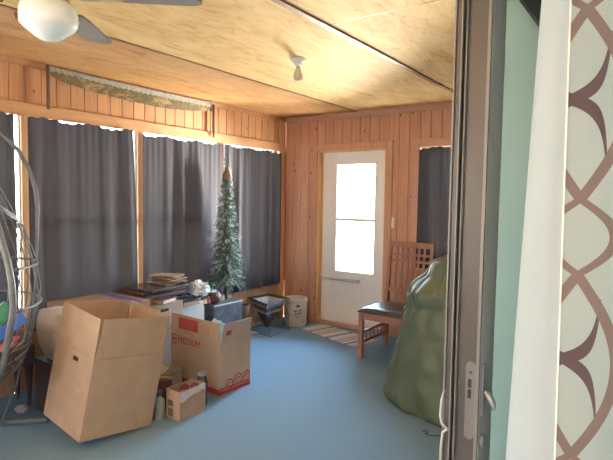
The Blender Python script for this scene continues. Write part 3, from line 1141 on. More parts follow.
def open_carton(name, label, M, a, b, h, flap, mat, cat='cardboard box', hole=None, tilt=(0, 0, 0, 0), inside=None, T=0.005):
    """open topped carton. corner at the origin, walls run to x=-a and y=b; order of flaps: y0 side, x0 side, far y, far x"""
    r = thing(name, M.translation, label, cat)
    mb = MB()
    mb.box(-a, 0, 0, b, 0, T, M)
    if hole:
        hx, hz, hw, hh = hole
        mb.box(-a, hx - hw, 0, T, T, h, M).box(hx + hw, 0, 0, T, T, h, M).box(hx - hw, hx + hw, 0, T, T, hz - hh, M).box(hx - hw, hx + hw, 0, T, hz + hh, h, M)
    else:
        mb.box(-a, 0, 0, T, T, h, M)
    mb.box(-T, 0, T, b - T, T, h, M).box(-a, -a + T, T, b - T, T, h, M).box(-a, 0, b - T, b, T, h, M)
    mb.build('carton_body', mat, r)
    g = 0.010

    def fl(poly, Mf):
        q = MB()
        q.prism(poly, 0, T, Mf)
        q.build('flap', mat, r)
    RX = Matrix.Rotation(PI / 2, 4, 'X')
    if flap:
        # y=0 side: prism xy -> x, z ; extrude along -y
        fl([(-a + 0.002, 0.002), (-0.002, 0.002), (-0.006, flap), (-a + 0.006, flap)], M @ Matrix.Translation((0, T, h)) @ Matrix.Rotation(tilt[0], 4, 'X') @ RX)
        fl([(-a + 0.002, 0.002), (-0.002, 0.002), (-0.006, flap), (-a + 0.006, flap)], M @ Matrix.Translation((0, b, h)) @ Matrix.Rotation(tilt[2], 4, 'X') @ RX)
        RY = Matrix(((0, 0, 1, 0), (1, 0, 0, 0), (0, 1, 0, 0), (0, 0, 0, 1)))
        fl([(g, 0.002), (b - g, 0.002), (b - 0.02, flap), (0.02, flap)], M @ Matrix.Translation((-T, 0, h)) @ Matrix.Rotation(tilt[1], 4, 'Y') @ RY)
        fl([(g, 0.002), (b - g, 0.002), (b - 0.02, flap), (0.02, flap)], M @ Matrix.Translation((-a, 0, h)) @ Matrix.Rotation(tilt[3], 4, 'Y') @ RY)
    return r


MC = Matrix.Translation((1.22, 1.522, 0.068)) @ rotm(-0.138, 0.108, -0.044)
open_carton('moving_carton', 'big plain open brown carton tilted on the carpet, nearest the camera', MC, 0.438, 0.481, 0.478, 0.236, CARD, hole=(-0.19, 0.43, 0.030, 0.013),
            tilt=(0.0, 0.015, -0.01, -0.01))

MM = Matrix.Translation((1.225, 2.617, 0.0)) @ rotm(0, 0, -0.039)
CARD_M = plain('cardboard_medium', (0.48, 0.37, 0.295), 0.8, 0.06, 12)
rm = open_carton('moving_box', 'open brown moving box printed MEDIUM in red, right of the big plain carton', MM, 0.575, 0.325, 0.385, 0.158, CARD_M, tilt=(0.0, 0.20, -1.95, 1.25))
MF = MM @ Matrix.Rotation(PI / 2, 4, 'X')     # printed face: local x along the face, y up, z outward


def print_part(polys, M, parent, mat=RED_PRINT, name='red_print', t=0.0009):
    q = MB()
    for pl in polys:
        q.prism(pl, 0.0002, t, M)
    return q.build(name, mat, parent)


print_part([[(-0.475, 0.432), (-0.232, 0.432), (-0.215, 0.420), (-0.245, 0.442), (-0.245, 0.520), (-0.475, 0.520)][::-1]], MF, rm, name='red_panel')
PALE = plain('pale_print', (0.34, 0.20, 0.16), 0.8, 0.1)
print_part([[(-0.455 + 0.0, 0.490), (-0.265, 0.490), (-0.265, 0.496), (-0.455, 0.496)], [(-0.455, 0.470), (-0.285, 0.470), (-0.285, 0.476), (-0.455, 0.476)], [(-0.455, 0.450), (-0.265, 0.450), (-0.265, 0.456), (-0.455, 0.456)]],
           MF @ Matrix.Translation((0, 0, 0.0009)), rm, PALE, 'printed_line')
q = MB()
q.tube([(-0.155 + 0.032 * math.cos(t * PI / 10), 0.468 + 0.032 * math.sin(t * PI / 10), 0.0006) for t in range(20)], 0.0012, 4, closed=True, M=MF)
q.build('outline_mark', PALE, rm)
text_part('MEDIUM', 0.072, MF @ Matrix.Translation((-0.485, 0.315, 0.0008)), RED_PRINT, rm)
q = MB()
for a0, a1, b0, b1 in ((-0.563, -0.505, 0.30, 0.308), (-0.563, -0.505, 0.367, 0.375), (-0.563, -0.555, 0.308, 0.367), (-0.513, -0.505, 0.308, 0.367), (-0.545, -0.523, 0.325, 0.350)):
    q.box(a0, a1, b0, b1, 0.0002, 0.0012, MF)
q.build('square_mark', RED_PRINT, rm)
print_part([[(-0.575, 0.0), (0, 0.0), (0, 0.042), (-0.575, 0.042)]], MF, rm, name='red_band')
MR = MM @ Matrix(((0, 0, 1, 0), (1, 0, 0, 0), (0, 1, 0, 0), (0, 0, 0, 1)))   # right face: local x along +y, y up
print_part([[(0, 0.0), (0.325, 0.0), (0.325, 0.030), (0, 0.030)], [(0, 0.036), (0.325, 0.036), (0.325, 0.050), (0, 0.050)]], MR, rm, name='red_band')
q = MB()
for cxx, cyy, R_, s in ((0.10, 0.062, 0.036, 1), (0.19, 0.078, 0.043, 1), (0.285, 0.086, 0.034, 1)):
    q.tube([(cxx + R_ * math.cos(t * PI / 12), cyy + R_ * math.sin(t * PI / 12), 0.0006) for t in range(-4, 15)], 0.0075, 4, M=MR @ Matrix.Diagonal((1, 1, 0.12, 1)))
    q.tube([(cxx + R_ * 0.4 * math.cos(t * PI / 8), cyy + R_ * 0.4 * math.sin(t * PI / 8), 0.0006) for t in range(0, 13)], 0.005, 4, M=MR @ Matrix.Diagonal((1, 1, 0.12, 1)))
q.build('red_scroll', RED_PRINT, rm)
print_part([[(0.05, 0.445), (0.10, 0.445), (0.105, 0.485), (0.05, 0.485)]], MM @ Matrix.Translation((0, 0, 0)) @ Matrix.Translation((-0.005, 0, 0.385)) @ Matrix.Rotation(0.20, 4, 'Y') @ Matrix(((0, 0, 1, 0.0052), (1, 0, 0, 0), (0, 1, 0, -0.385), (0, 0, 0, 1))), rm, name='red_stamp')


def crumple(c, rad, seed, amp=0.25, sc_=3.0, nu=22, nv=16, flat=0.0):
    """creased sack-like blob"""
    mb = MB()
    vs = []
    mb.sphere((0, 0, 0), 1.0, nu, nv)
    out = []
    for v in mb.v:
        n_ = noise.noise(v * sc_ + Vector((seed, 0, 0)))
        n2 = abs(noise.noise(v * sc_ * 2.1 + Vector((0, seed, 0))))
        s = 1 + amp * n_ - amp * 0.8 * n2
        p = Vector((v.x * rad[0] * s, v.y * rad[1] * s, v.z * rad[2] * s))
        if p.z < -rad[2] * (1 - flat):
            p.z = -rad[2] * (1 - flat)
        out.append(p + Vector(c))
    mb.v = out
    return mb


PLASTIC_BLUE = plain('pale_blue_plastic', (0.42, 0.62, 0.74), 0.3, 0.1, 8)
o = crumple((1.03, 2.785, 0.375), (0.14, 0.11, 0.125), 3, 0.3).build('plastic_bag', PLASTIC_BLUE, None, smooth=False)
tag(o, 'pale blue plastic bag stuffed in the box printed MEDIUM', 'plastic bag')
o = crumple((0.98, 2.775, 0.105), (0.19, 0.11, 0.098), 9, 0.2).build('cloth_bundle', plain('grey_cloth', (0.30, 0.32, 0.36), 0.9), None, smooth=True)
tag(o, 'grey cloth bundle at the bottom of the box printed MEDIUM', 'cloth')

# small torn box with red round things in it
MS = Matrix.Translation((1.336, 2.148, 0.0)) @ rotm(0, 0, 0.006)
rs = open_carton('small_box', 'small torn brown box with a white label, on the carpet before the MEDIUM box', MS, 0.135, 0.227, 0.195, 0.0, plain('small_cardboard', (0.40, 0.28, 0.20), 0.85, 0.08, 14))
q = MB()
MSR = MS @ Matrix(((0, 0, 1, 0), (1, 0, 0, 0), (0, 1, 0, 0), (0, 0, 0, 1)))
tp = [(0.004, 0.128), (0.03, 0.120), (0.05, 0.128), (0.08, 0.140), (0.12, 0.150), (0.16, 0.150), (0.20, 0.160), (0.225, 0.150), (0.225, 0.197), (0.19, 0.203), (0.15, 0.190), (0.10, 0.194), (0.05, 0.186), (0.004, 0.192)]
q.prism(tp, 0.0003, 0.0015, MSR)
q.build('torn_label', plain('torn_white_label', (0.62, 0.60, 0.62), 0.8, 0.2, 70), rs, label='torn white paper label')
q = MB()
MSF = MS @ Matrix.Rotation(PI / 2, 4, 'X')
q.box(-0.115, -0.065, 0.015, 0.070, 0.0003, 0.0012, MSF).box(-0.115, -0.065, 0.085, 0.125, 0.0003, 0.0012, MSF)
q.build('brown_print', plain('brown_print', (0.12, 0.07, 0.06), 0.8, 0.2, 50), rs)
WINE = plain('wine_red_gloss', (0.16, 0.025, 0.025), 0.15, 0.2, 20)
bl = [(1.300, 2.195, 0.165, 'front'), (1.262, 2.255, 0.172, 'middle'), (1.285, 2.325, 0.17, 'back')]
for (bx, by, bz, wh) in bl:
    q = MB()
    q.sphere((bx, by, bz), 0.030, 18, 12)
    o = q.build('bauble', WINE, None, smooth=True)
    tag(o, {'front': 'wine red bauble in the small torn box, the one nearest the camera', 'middle': 'wine red bauble in the middle of the small torn box', 'back': 'wine red bauble at the back of the small torn box'}[wh], 'bauble', 'wine red baubles in the small box')
q = MB()
q.box(1.21, 1.325, 2.158, 2.365, 0.006, 0.134)
o = q.build('paper_stack', plain('dull_red_paper', (0.16, 0.07, 0.06), 0.8), None)
tag(o, 'dull red stack of paper filling the small torn box under the baubles', 'paper')
rj = thing('glass_jar', (1.245, 2.42, 0), 'clear glass jar standing behind the small torn box', 'jar')
CLEAR = glass('jar_glass', (0.9, 0.9, 0.9), 1.45, 1.5)
q = MB()
q.lathe([(0.0, 0.002), (0.036, 0.002), (0.040, 0.02), (0.040, 0.17), (0.030, 0.20), (0.030, 0.215)], 20, (1.245, 2.425, 0))
q.build('jar_body', CLEAR, rj, smooth=True)
q = MB()
q.lathe([(0.0, 0.0), (0.032, 0.0), (0.032, 0.018), (0.029, 0.021), (0, 0.021)], 20, (1.245, 2.425, 0.216))
q.build('jar_lid', GREY_METAL, rj, smooth=True)

# bottle with blue cap and the yellow strap beside the small box
rb = thing('bottle', (1.178, 2.106, 0), 'cloudy plastic bottle with a blue cap, left of the small torn box', 'bottle')
q = MB()
q.lathe([(0, 0.001), (0.036, 0.001), (0.038, 0.01), (0.038, 0.10), (0.034, 0.125), (0.018, 0.142), (0.015, 0.15)], 20, (1.178, 2.106, 0))
q.build('bottle_body', plain('cloudy_plastic', (0.30, 0.31, 0.27), 0.3, 0.15, 18), rb, smooth=True)
q = MB()
q.lathe([(0.019, 0), (0.021, 0.003), (0.021, 0.030), (0.018, 0.034), (0, 0.034)], 20, (1.178, 2.106, 0.150))
q.build('bottle_cap', plain('blue_cap', (0.07, 0.09, 0.28), 0.4), rb, smooth=True, label='blue screw cap')
ry = thing('lunch_tin', (1.05, 2.25, 0), 'dark red tin with a curved yellow handle behind the bottle with a blue cap', 'tin')
q = MB()
q.lathe([(0, 0.001), (0.058, 0.001), (0.060, 0.01), (0.060, 0.185), (0.055, 0.198), (0, 0.205)], 24, (1.05, 2.25, 0))
q.build('tin_body', plain('dark_red_tin', (0.10, 0.03, 0.035), 0.4, 0.15), ry, smooth=True)
q = MB()
q.tube([(1.05 + 0.058 * math.cos(t), 2.25 + 0.058 * math.sin(t), 0.205 + 0.022 * math.sin((t + 2.2) / 2.6 * PI) if True else 0) for t in [(-2.2 + 2.6 * i / 14) for i in range(15)]], 0.007, 8)
q.build('tin_handle', plain('yellow_plastic', (0.62, 0.36, 0.06), 0.4), ry, smooth=True, label='yellow curved handle')

# ------------------------------------------------------------------ boxes stacked along the left windows
rq = thing('taped_carton', (0.35, 2.15, 0), 'brown carton sealed with blue tape, behind the big plain carton', 'cardboard box')
q = MB()
q.box(0.10, 0.62, 1.92, 2.465, 0.0, 0.668)
q.build('carton_body', plain('reddish_cardboard', (0.30, 0.17, 0.12), 0.85, 0.08, 12), rq, bevel=0.004)
q = MB()
q.box(0.105, 0.615, 2.35, 2.40, 0.668, 0.6695)
q.build('blue_tape', plain('blue_tape', (0.05, 0.08, 0.42), 0.5), rq, label='strip of blue tape')

rp_ = thing('handled_carton', (0.35, 2.6, 0), 'grey brown carton with a dark hand hole, carrying the pile of portfolios', 'cardboard box')
q = MB()
q.box(0.10, 0.57, 2.475, 2.83, 0.0, 0.60)
q.build('carton_body', CARD_GREY, rp_, bevel=0.004)
q = MB()
q.box(0.570, 0.5712, 2.60, 2.68, 0.535, 0.56)
q.build('hand_hole', DARK, rp_)

rr_ = thing('white_carton', (0.31, 2.99, 0), 'whitish carton with a plain pale side, behind the MEDIUM box', 'cardboard box')
q = MB()
q.box(0.12, 0.50, 2.84, 3.13, 0.0, 0.54)
q.build('carton_body', plain('whitish_cardboard', (0.50, 0.48, 0.46), 0.8, 0.05, 12), rr_, bevel=0.004)
q = MB()
q.box(0.13, 0.49, 2.97, 3.0, 0.54, 0.5412)
q.build('tape_strip', plain('clear_tape', (0.42, 0.38, 0.33), 0.3), rr_)

rl = thing('low_carton', (0.70, 2.5, 0), 'low grey box with a folded white flap, between the big carton and the MEDIUM box', 'cardboard box')
q = MB()
q.box(0.635, 0.83, 2.40, 2.60, 0.0, 0.13)
q.build('carton_body', plain('grey_box', (0.34, 0.29, 0.27), 0.85), rl, bevel=0.003)
q = MB()
q.box(0.0, 0.20, 0.0, 0.09, 0.0, 0.003, Matrix.Translation((0.635, 2.40, 0.131)) @ Matrix.Rotation(math.radians(28), 4, 'X'))
q.build('flap', plain('white_flap', (0.58, 0.55, 0.54), 0.8), rl, label='white flap')

rt = thing('photo_box', (0.37, 3.51, 0), 'dark blue grey box with a pale top rim, under the red bauble ball', 'box')
q = MB()
q.box(0.31, 0.435, 3.315, 3.71, 0.0, 0.43)
q.build('box_body', plain('dark_print_box', (0.050, 0.052, 0.068), 0.6, 0.6, 9), rt, bevel=0.003)
q = MB()
q.box(0.306, 0.440, 3.31, 3.715, 0.43, 0.455)
q.build('box_lid', plain('grey_blue_lid', (0.08, 0.088, 0.105), 0.6, 0.15), rt, bevel=0.002)
q = MB()
q.box(0.4405, 0.4425, 3.31, 3.715, 0.444, 0.455)
q.build('lid_edge', plain('lid_edge', (0.55, 0.47, 0.38), 0.6), rt)

# pile of flat things on the handled carton
PORT = plain('dark_portfolio', (0.060, 0.045, 0.05), 0.35, 0.3, 20)
PORT2 = plain('maroon_portfolio', (0.10, 0.05, 0.05), 0.4, 0.3, 20)
PAGE = plain('page_edges', (0.55, 0.42, 0.36), 0.8, 0.1, 60)


def slab(name, cxy, size, z0, h, rz, mat, label, cat, page=None, group=None):
    r = thing(name, (cxy[0], cxy[1], z0), label, cat, group, rz=rz)
    M = Matrix.Translation((cxy[0], cxy[1], z0)) @ Matrix.Rotation(rz, 4, 'Z')
    a, b = size[0] / 2, size[1] / 2
    if page:
        q = MB()
        q.box(-a, a, -b, b, 0, 0.003, M).box(-a, a, -b, b, h - 0.003, h, M).box(-a, -a + 0.004, -b, b, 0.003, h - 0.003, M)
        q.build('book_cover', mat, r)
        q = MB()
        q.box(-a + 0.005, a - 0.004, -b + 0.004, b - 0.004, 0.003, h - 0.003, M)
        q.build('pages', page, r)
    else:
        q = MB()
        q.box(-a, a, -b, b, 0, h, M)
        q.build('case', mat, r, bevel=0.004)
        q = MB()
        q.box(a - 0.0002, a + 0.006, -b * 0.3, b * 0.3, h * 0.4, h * 0.7, M)
        q.build('clasp', DARK_METAL, r)
    return r


slab('book', (0.46, 2.66), (0.24, 0.17), 0.601, 0.035, 0.25, PORT2, 'dark bound book showing pale pink page edges, lowest of the pile by the window', 'book', PAGE)
slab('portfolio', (0.30, 2.72), (0.40, 0.46), 0.637, 0.030, 0.06, PORT, 'black flat portfolio case at the bottom of the pile by the window', 'portfolio case')
slab('portfolio', (0.28, 2.74), (0.37, 0.42), 0.668, 0.022, -0.10, PORT2, 'maroon flat portfolio case in the middle of the pile by the window', 'portfolio case')
slab('portfolio', (0.30, 2.785), (0.36, 0.45), 0.691, 0.018, 0.10, plain('glossy_grey_case', (0.085, 0.07, 0.075), 0.2, 0.2), 'glossy dark grey case on top of the pile by the window', 'portfolio case')
rg = slab('hardback', (0.0, 0.0), (0.07, 0.185), 0.0, 0.035, 0.0, plain('charcoal_cover', (0.05, 0.045, 0.05), 0.5), 'charcoal hardback with tan page edges, leaning over the edge of the whitish carton', 'book',
          plain('tan_pages', (0.44, 0.30, 0.19), 0.8, 0.1, 60))
rg.location = (0.530, 2.935, 0.5415)
rg.rotation_euler = (0.0, 0.0, 0.0)
rbk = slab('blue_book', (0.385, 3.055), (0.20, 0.12), 0.5425, 0.028, 0.0, plain('blue_cover', (0.06, 0.17, 0.34), 0.5), 'blue book on the front edge of the whitish carton', 'book', PAGE)

# stack of brown newspapers: separate thick folded sheets
NEWS = plain('brown_paper', (0.27, 0.17, 0.115), 0.9, 0.25, 30)
zc = 0.710
lbs = ['lowest', 'second', 'third', 'fourth', 'topmost']
for i in range(5):
    th = 0.013
    rz = [0.1, -0.15, 0.25, 0.0, 0.3][i]
    q = MB()
    Mn = Matrix.Translation((0.27 + 0.012 * (i % 2), 2.90 + 0.01 * (i % 3), zc)) @ Matrix.Rotation(rz, 4, 'Z')

    def sh(u, v, i=i):
        return ((u - 0.5) * 0.25, (v - 0.5) * (0.27 - 0.02 * i), th - 0.002 + 0.004 * math.sin(u * 5 + i) * math.sin(v * 6 + i * 2))
    q.grid(sh, 10, 10, Mn, thick=th - 0.006)
    o = q.build('newspaper', NEWS, None, smooth=False)
    tag(o, '%s folded brown paper in the loose stack left of the Christmas tree' % lbs[i], 'newspaper', 'brown papers on top of the pile')
    zc += th + 0.002

WBAG = plain('white_plastic', (0.66, 0.70, 0.74), 0.3, 0.08, 10)
o = crumple((0.425, 3.135, 0.640), (0.10, 0.095, 0.074), 5, 0.42, 2.6, 26, 18, 0.12).build('plastic_bag', WBAG)
tag(o, 'crumpled white plastic bag on the whitish carton', 'plastic bag')

# ball wrapped in clear film and a green sprig
rbq = thing('ornament_ball', (0.375, 3.385, 0.456), 'dark red ornament ball in clear film, on the dark photo box left of the tree', 'ornament')
q = MB()
q.sphere((0.375, 3.385, 0.520), 0.064, 24, 16)
kk = NT('berry_ball')
vo = kk.n('ShaderNodeTexVoronoi')
vo.inputs['Scale'].default_value = 70
kk.l(kk.coords(), vo.inputs['Vector'])
kk.l(kk.ramp(vo.outputs['Distance'], [(0.1, (0.26, 0.085, 0.07)), (0.5, (0.10, 0.032, 0.03))]), kk.b.inputs['Base Color'])
kk.bump(vo.outputs['Distance'], 0.8, 0.006)
q.build('ball', kk.m, rbq, smooth=True)
q = MB()
q.add(*(lambda m_: (m_.v, m_.f))(crumple((0.365, 3.325, 0.498), (0.022, 0.020, 0.040), 2, 0.4)))
q.build('pink_wrap', plain('pink_wrap', (0.50, 0.16, 0.17), 0.3), rbq, label='pink wrapping at the left side')
q = MB()
q.add(*(lambda m_: (m_.v, m_.f))(crumple((0.375, 3.36, 0.580), (0.030, 0.045, 0.016), 8, 0.5)))
q.build('film_knot', plain('clear_film', (0.62, 0.66, 0.70), 0.2), rbq, label='knot of clear film')

rgs = thing('leafy_sprig', (0.335, 3.345, 0.456), 'green leafy artificial sprig standing behind the red ornament ball', 'sprig')
q = MB()
GREEN = plain('leaf_green', (0.08, 0.20, 0.045), 0.5, 0.25, 40)
for i in range(5):
    a = i * 1.25
    tip = Vector((0.325 + 0.035 * math.cos(a), 3.33 + 0.055 * math.sin(a), 0.63 + 0.02 * (i % 3)))
    q.tube([(0.325, 3.335, 0.456), (0.325, 3.335, 0.56), tip], 0.0025, 5)
q.build('stem', GREEN, rgs)
for i in range(10):
    a = i * 1.25
    c = Vector((0.325 + 0.03 * math.cos(a), 3.33 + 0.05 * math.sin(a), 0.615 + 0.012 * (i % 4)))
    Ml = Matrix.Translation(c) @ rotm(0.5 * math.sin(i * 2.1), 0.5 * math.cos(i * 1.7), a)
    q = MB()
    q.grid(lambda u, v: ((u - 0.2) * 0.06, (v - 0.5) * 0.034 * math.sin(PI * min(1, u * 0.95 + 0.05)), 0.008 * math.sin(u * PI) - 0.01 * abs(v - 0.5)), 6, 4, Ml, thick=0.0012)
    q.build('leaf', GREEN, rgs, smooth=True)

# ------------------------------------------------------------------ brown wicker basket behind the wire planter
def woven(name, c1, c2, sc_=60):
    k = NT(name)
    wv = k.n('ShaderNodeTexWave', bands_direction='Z')
    wv.inputs['Scale'].default_value = sc_
    wv.inputs['Distortion'].default_value = 3.0
    k.l(k.coords(), wv.inputs['Vector'])
    k.l(k.ramp(wv.outputs['Fac'], [(0.25, c1), (0.75, c2)]), k.b.inputs['Base Color'])
    k.b.inputs['Roughness'].default_value = 0.8
    k.bump(wv.outputs['Fac'], 0.8, 0.006)
    return k.m


WICK = woven('dark_wicker', (0.035, 0.022, 0.02), (0.12, 0.075, 0.06))
WICK_BROWN = woven('brown_wicker', (0.10, 0.05, 0.03), (0.26, 0.14, 0.09))
r = thing('wicker_basket', (0.27, 3.88, 0), 'tall brown wicker basket between the dark photo box and the wire planter', 'basket')
q = MB()
q.lathe([(0, 0.002), (0.06, 0.002), (0.068, 0.02), (0.076, 0.20), (0.082, 0.335), (0.085, 0.345), (0.078, 0.345), (0.070, 0.20), (0.062, 0.03), (0, 0.03)], 28, (0.27, 3.88, 0))
q.build('basket_body', WICK_BROWN, r, smooth=True)
q = MB()
q.tube([(0.27 + 0.08 * math.cos(t * PI / 14), 3.88 + 0.08 * math.sin(t * PI / 14), 0.345) for t in range(28)], 0.006, 6, closed=True)
q.build('basket_rim', WICK_BROWN, r, smooth=True)

# ------------------------------------------------------------------ square wicker planter on a wire stand
r = thing('wire_planter', (0.29, 4.27, 0), 'dark woven square planter tapering to a point on a wire stand, left of the crock', 'planter')
CX, CY, HZ = 0.29, 4.265, 0.355
cor = [(0.075, 4.20), (0.12, 4.505), (0.445, 4.455), (0.485, 4.03)]


def pyr(s0, z0, s1, z1, t=0.008):
    q = MB()
    C0 = [Vector((CX + (x - CX) * s0, CY + (y - CY) * s0, z0)) for x, y in cor]
    C1 = [Vector((CX + (x - CX) * s1, CY + (y - CY) * s1, z1)) for x, y in cor]
    for i in range(4):
        j = (i + 1) % 4
        q.grid(lambda u, v, i=i, j=j: (C0[i].lerp(C0[j], u)).lerp(C1[i].lerp(C1[j], u), v), 10, 6, thick=t)
    return q


pyr(0.24, 0.12, 0.93, HZ).build('woven_sides', WICK, r)
pyr(0.03, 0.045, 0.24, 0.12).build('woven_tip', WICK, r)
q = MB()
q.tube([Vector((x, y, HZ)) for x, y in cor], 0.011, 8, closed=True)
q.tube([Vector((CX + (x - CX) * 0.72, CY + (y - CY) * 0.72, 0.285)) for x, y in cor], 0.008, 8, closed=True)
q.tube([Vector((CX + (x - CX) * 0.36, CY + (y - CY) * 0.36, 0.16)) for x, y in cor], 0.006, 8, closed=True)
q.build('woven_rim', WICK, r)
LACE_BAND = plain('pale_lace', (0.40, 0.40, 0.42), 0.8, 0.2, 80)
LACE = plain('pale_lining', (0.45, 0.48, 0.52), 0.6, 0.3, 60)
pyr(0.22, 0.145, 0.86, HZ - 0.012, 0.003).build('pale_liner', LACE, r, label='pale shiny liner')
for k0, k1, z0, z1 in ((0.56, 0.66, 0.218, 0.250), (0.80, 0.90, 0.300, 0.335)):
    zz_ = []
    for ca_, cb_ in zip(cor, cor[1:] + cor[:1]):
        for i in range(16):
            t = i / 16
            kk_, zq = (k0, z0) if i % 2 else (k1, z1)
            px_, py_ = ca_[0] + (cb_[0] - ca_[0]) * t, ca_[1] + (cb_[1] - ca_[1]) * t
            zz_.append((CX + (px_ - CX) * (kk_ + 0.025), CY + (py_ - CY) * (kk_ + 0.025), zq))
    q = MB()
    q.tube(zz_, 0.0055, 5, closed=True)
    q.build('lace_band', LACE_BAND, r)
q = MB()
ft = [(0.085, 4.18), (0.13, 4.48), (0.455, 4.46), (0.485, 4.09)]
for (x, y), (cx, cy) in zip(ft, cor):
    q.tube([(x, y, 0.003), (CX + (x - CX) * 0.95, CY + (y - CY) * 0.95, 0.18), (CX + (cx - CX) * 0.80, CY + (cy - CY) * 0.80, 0.305)], 0.0028, 6)
q.tube([(x, y, 0.003) for x, y in ft], 0.0028, 6, closed=True)
q.build('wire_stand', DARK_METAL, r)

q = MB()
q.grid(lambda u, v: (0.13 + 0.13 * u + 0.03 * v, 4.02 + 0.13 * v - 0.02 * u, 0.004 + 0.004 * math.sin(u * 3)), 6, 4, thick=0.001)
tag(q.build('paper_sheet', plain('white_paper', (0.72, 0.72, 0.70), 0.8, 0.04)), 'loose white sheet of paper on the carpet under the wire planter', 'paper')

# ------------------------------------------------------------------ stoneware crock
KX, KY = 0.375, 4.685
r = thing('stoneware_crock', (KX, KY, 0), 'cream stoneware crock with a dark stamped mark, in the corner left of the door', 'crock')
STONE = plain('cream_stoneware', (0.56, 0.50, 0.43), 0.3, 0.07, 9)
q = MB()
q.lathe([(0, 0.002), (0.122, 0.002), (0.130, 0.012), (0.133, 0.28), (0.140, 0.286), (0.144, 0.305), (0.140, 0.322), (0.130, 0.326), (0.120, 0.318), (0.117, 0.30), (0.115, 0.02), (0, 0.02)], 40, (KX, KY, 0))
q.build('crock_body', STONE, r, smooth=True)
INK = plain('blue_black_ink', (0.05, 0.055, 0.075), 0.5)


def on_crock(pl, ang0, zc_, q):
    """flat stamp polygon wrapped on the crock wall; x across, y up"""
    Rr = 0.1335
    n_ = len(pl)
    vs = []
    for rad in (Rr, Rr + 0.0012):
        for x, y in pl:
            a = ang0 + x / Rr
            vs.append((KX + rad * math.cos(a), KY + rad * math.sin(a), zc_ + y))
    fs = [tuple(range(n_))[::-1], tuple(range(n_, 2 * n_))] + [(i, (i + 1) % n_, (i + 1) % n_ + n_, i + n_) for i in range(n_)]
    q.add(vs, fs)


A0 = math.radians(-42)
q = MB()
leaf = [(0, 0.024), (0.005, 0.012), (0.012, 0.015), (0.010, 0.006), (0.024, 0.008), (0.017, 0.0), (0.020, -0.006), (0.008, -0.006), (0.003, -0.012), (-0.003, -0.012), (-0.008, -0.006), (-0.020, -0.006), (-0.017, 0.0), (-0.024, 0.008), (-0.010, 0.006), (-0.012, 0.015), (-0.005, 0.012)]
on_crock([(x * 1.3, y * 1.1) for x, y in leaf], A0, 0.245, q)
q.build('leaf_stamp', INK, r)
q = MB()
for (x0, x1, y0, y1) in ((-0.030, -0.006, 0.018, 0.030), (0.004, 0.030, 0.022, 0.034), (-0.026, -0.014, -0.006, 0.010), (-0.006, 0.008, -0.004, 0.012), (0.014, 0.028, 0.0, 0.016), (-0.024, 0.020, -0.018, -0.012), (-0.018, -0.004, -0.032, -0.024), (0.004, 0.018, -0.030, -0.022)):
    on_crock([(x * 1.45, y * 1.45) for x, y in [(x0, y0), (x1, y0 + 0.003), (x1 - 0.002, y1), (x0 + 0.003, y1 - 0.002)]], A0, 0.155, q)
q.build('stamp', INK, r)

# ------------------------------------------------------------------ striped rag rug
r = thing('rag_rug', (0.93, 4.64, 0), 'striped grey and cream rag rug in front of the white door', 'rug')
k = NT('rag_stripes')
tcx = k.coords((1, 1, 1), 'UV')
sp = k.n('ShaderNodeSeparateXYZ')
k.l(tcx, sp.inputs[0])
nz = k.noise(k.coords(), 45, 3)
ux = k.math('ADD', k.math('MULTIPLY', sp.outputs[0], 62.0), k.math('MULTIPLY', nz, 0.5))
st = k.math('SINE', ux)
st2 = k.math('SINE', k.math('MULTIPLY', ux, 0.37))
mxs = k.math('ADD', k.math('MULTIPLY', st, 0.5), k.math('MULTIPLY', st2, 0.5))
c = k.ramp(k.math('ADD', k.math('MULTIPLY', mxs, 0.5), 0.5), [(0.2, (0.20, 0.20, 0.23)), (0.42, (0.42, 0.41, 0.42)), (0.6, (0.62, 0.60, 0.58)), (0.85, (0.30, 0.27, 0.29))])
k.l(c, k.b.inputs['Base Color'])
k.b.inputs['Roughness'].default_value = 0.95
k.bump(nz, 0.6, 0.006)
ua, va = Vector((0.955, -0.295, 0)), Vector((0.295, 0.955, 0))
O_ = Vector((0.525, 4.575, 0.009))


def rug(u, v):
    p = O_ + ua * (0.86 * u) + va * (0.36 * v)
    return (p.x, min(p.y, D - 0.03), 0.009 + 0.0015 * fbm(p.x * 20, p.y * 20))


q = MB()
q.grid(rug, 40, 16, thick=0.008, uv=lambda u, v: (0.86 * u, 0.36 * v))
q.build('rug_body', k.m, r)
rnd = random.Random(4)
FRINGE = plain('rug_fringe', (0.55, 0.50, 0.45), 0.9)
for e_ in (0, 1):
    q = MB()
    for i in range(26):
        p = Vector(rug(e_, (i + 0.5) / 26))
        d_ = ua * (0.022 if e_ else -0.022)
        q.tube([p - Vector((0, 0, 0.003)), p + d_ + va * rnd.uniform(-0.006, 0.006) + Vector((0, 0, -0.006))], 0.0016, 4)
    q.build('fringe', FRINGE, r)

# ------------------------------------------------------------------ wooden chair
CH = wood('oak_chair', (0.25, 0.11, 0.075), (0.38, 0.19, 0.13), stretch=(14, 14, 2))
r = thing('dining_chair', (1.82, 4.32, 0), 'wooden slat-back dining chair with a dark vinyl seat, right of the door', 'chair')
xl, xr = 1.592, 2.035
yf, yb = 4.085, 4.585
for x in (xl, xr):
    q = MB()
    q.box(x - 0.021, x + 0.021, yf - 0.021, yf + 0.021, 0, 0.43)
    q.build('front_leg', CH, r, bevel=0.003)
    q = MB()
    prof = [(yb - 0.02, 0.0), (yb + 0.02, 0.0), (yb + 0.022, 0.43), (yb + 0.095, 1.06), (yb + 0.067, 1.06), (yb - 0.016, 0.45)]
    q.prism(prof, -0.017, 0.017, Matrix.Translation((x, 0, 0)) @ Matrix(((0, 0, 1, 0), (1, 0, 0, 0), (0, 1, 0, 0), (0, 0, 0, 1))))
    q.build('rear_post', CH, r, bevel=0.003)
q = MB()
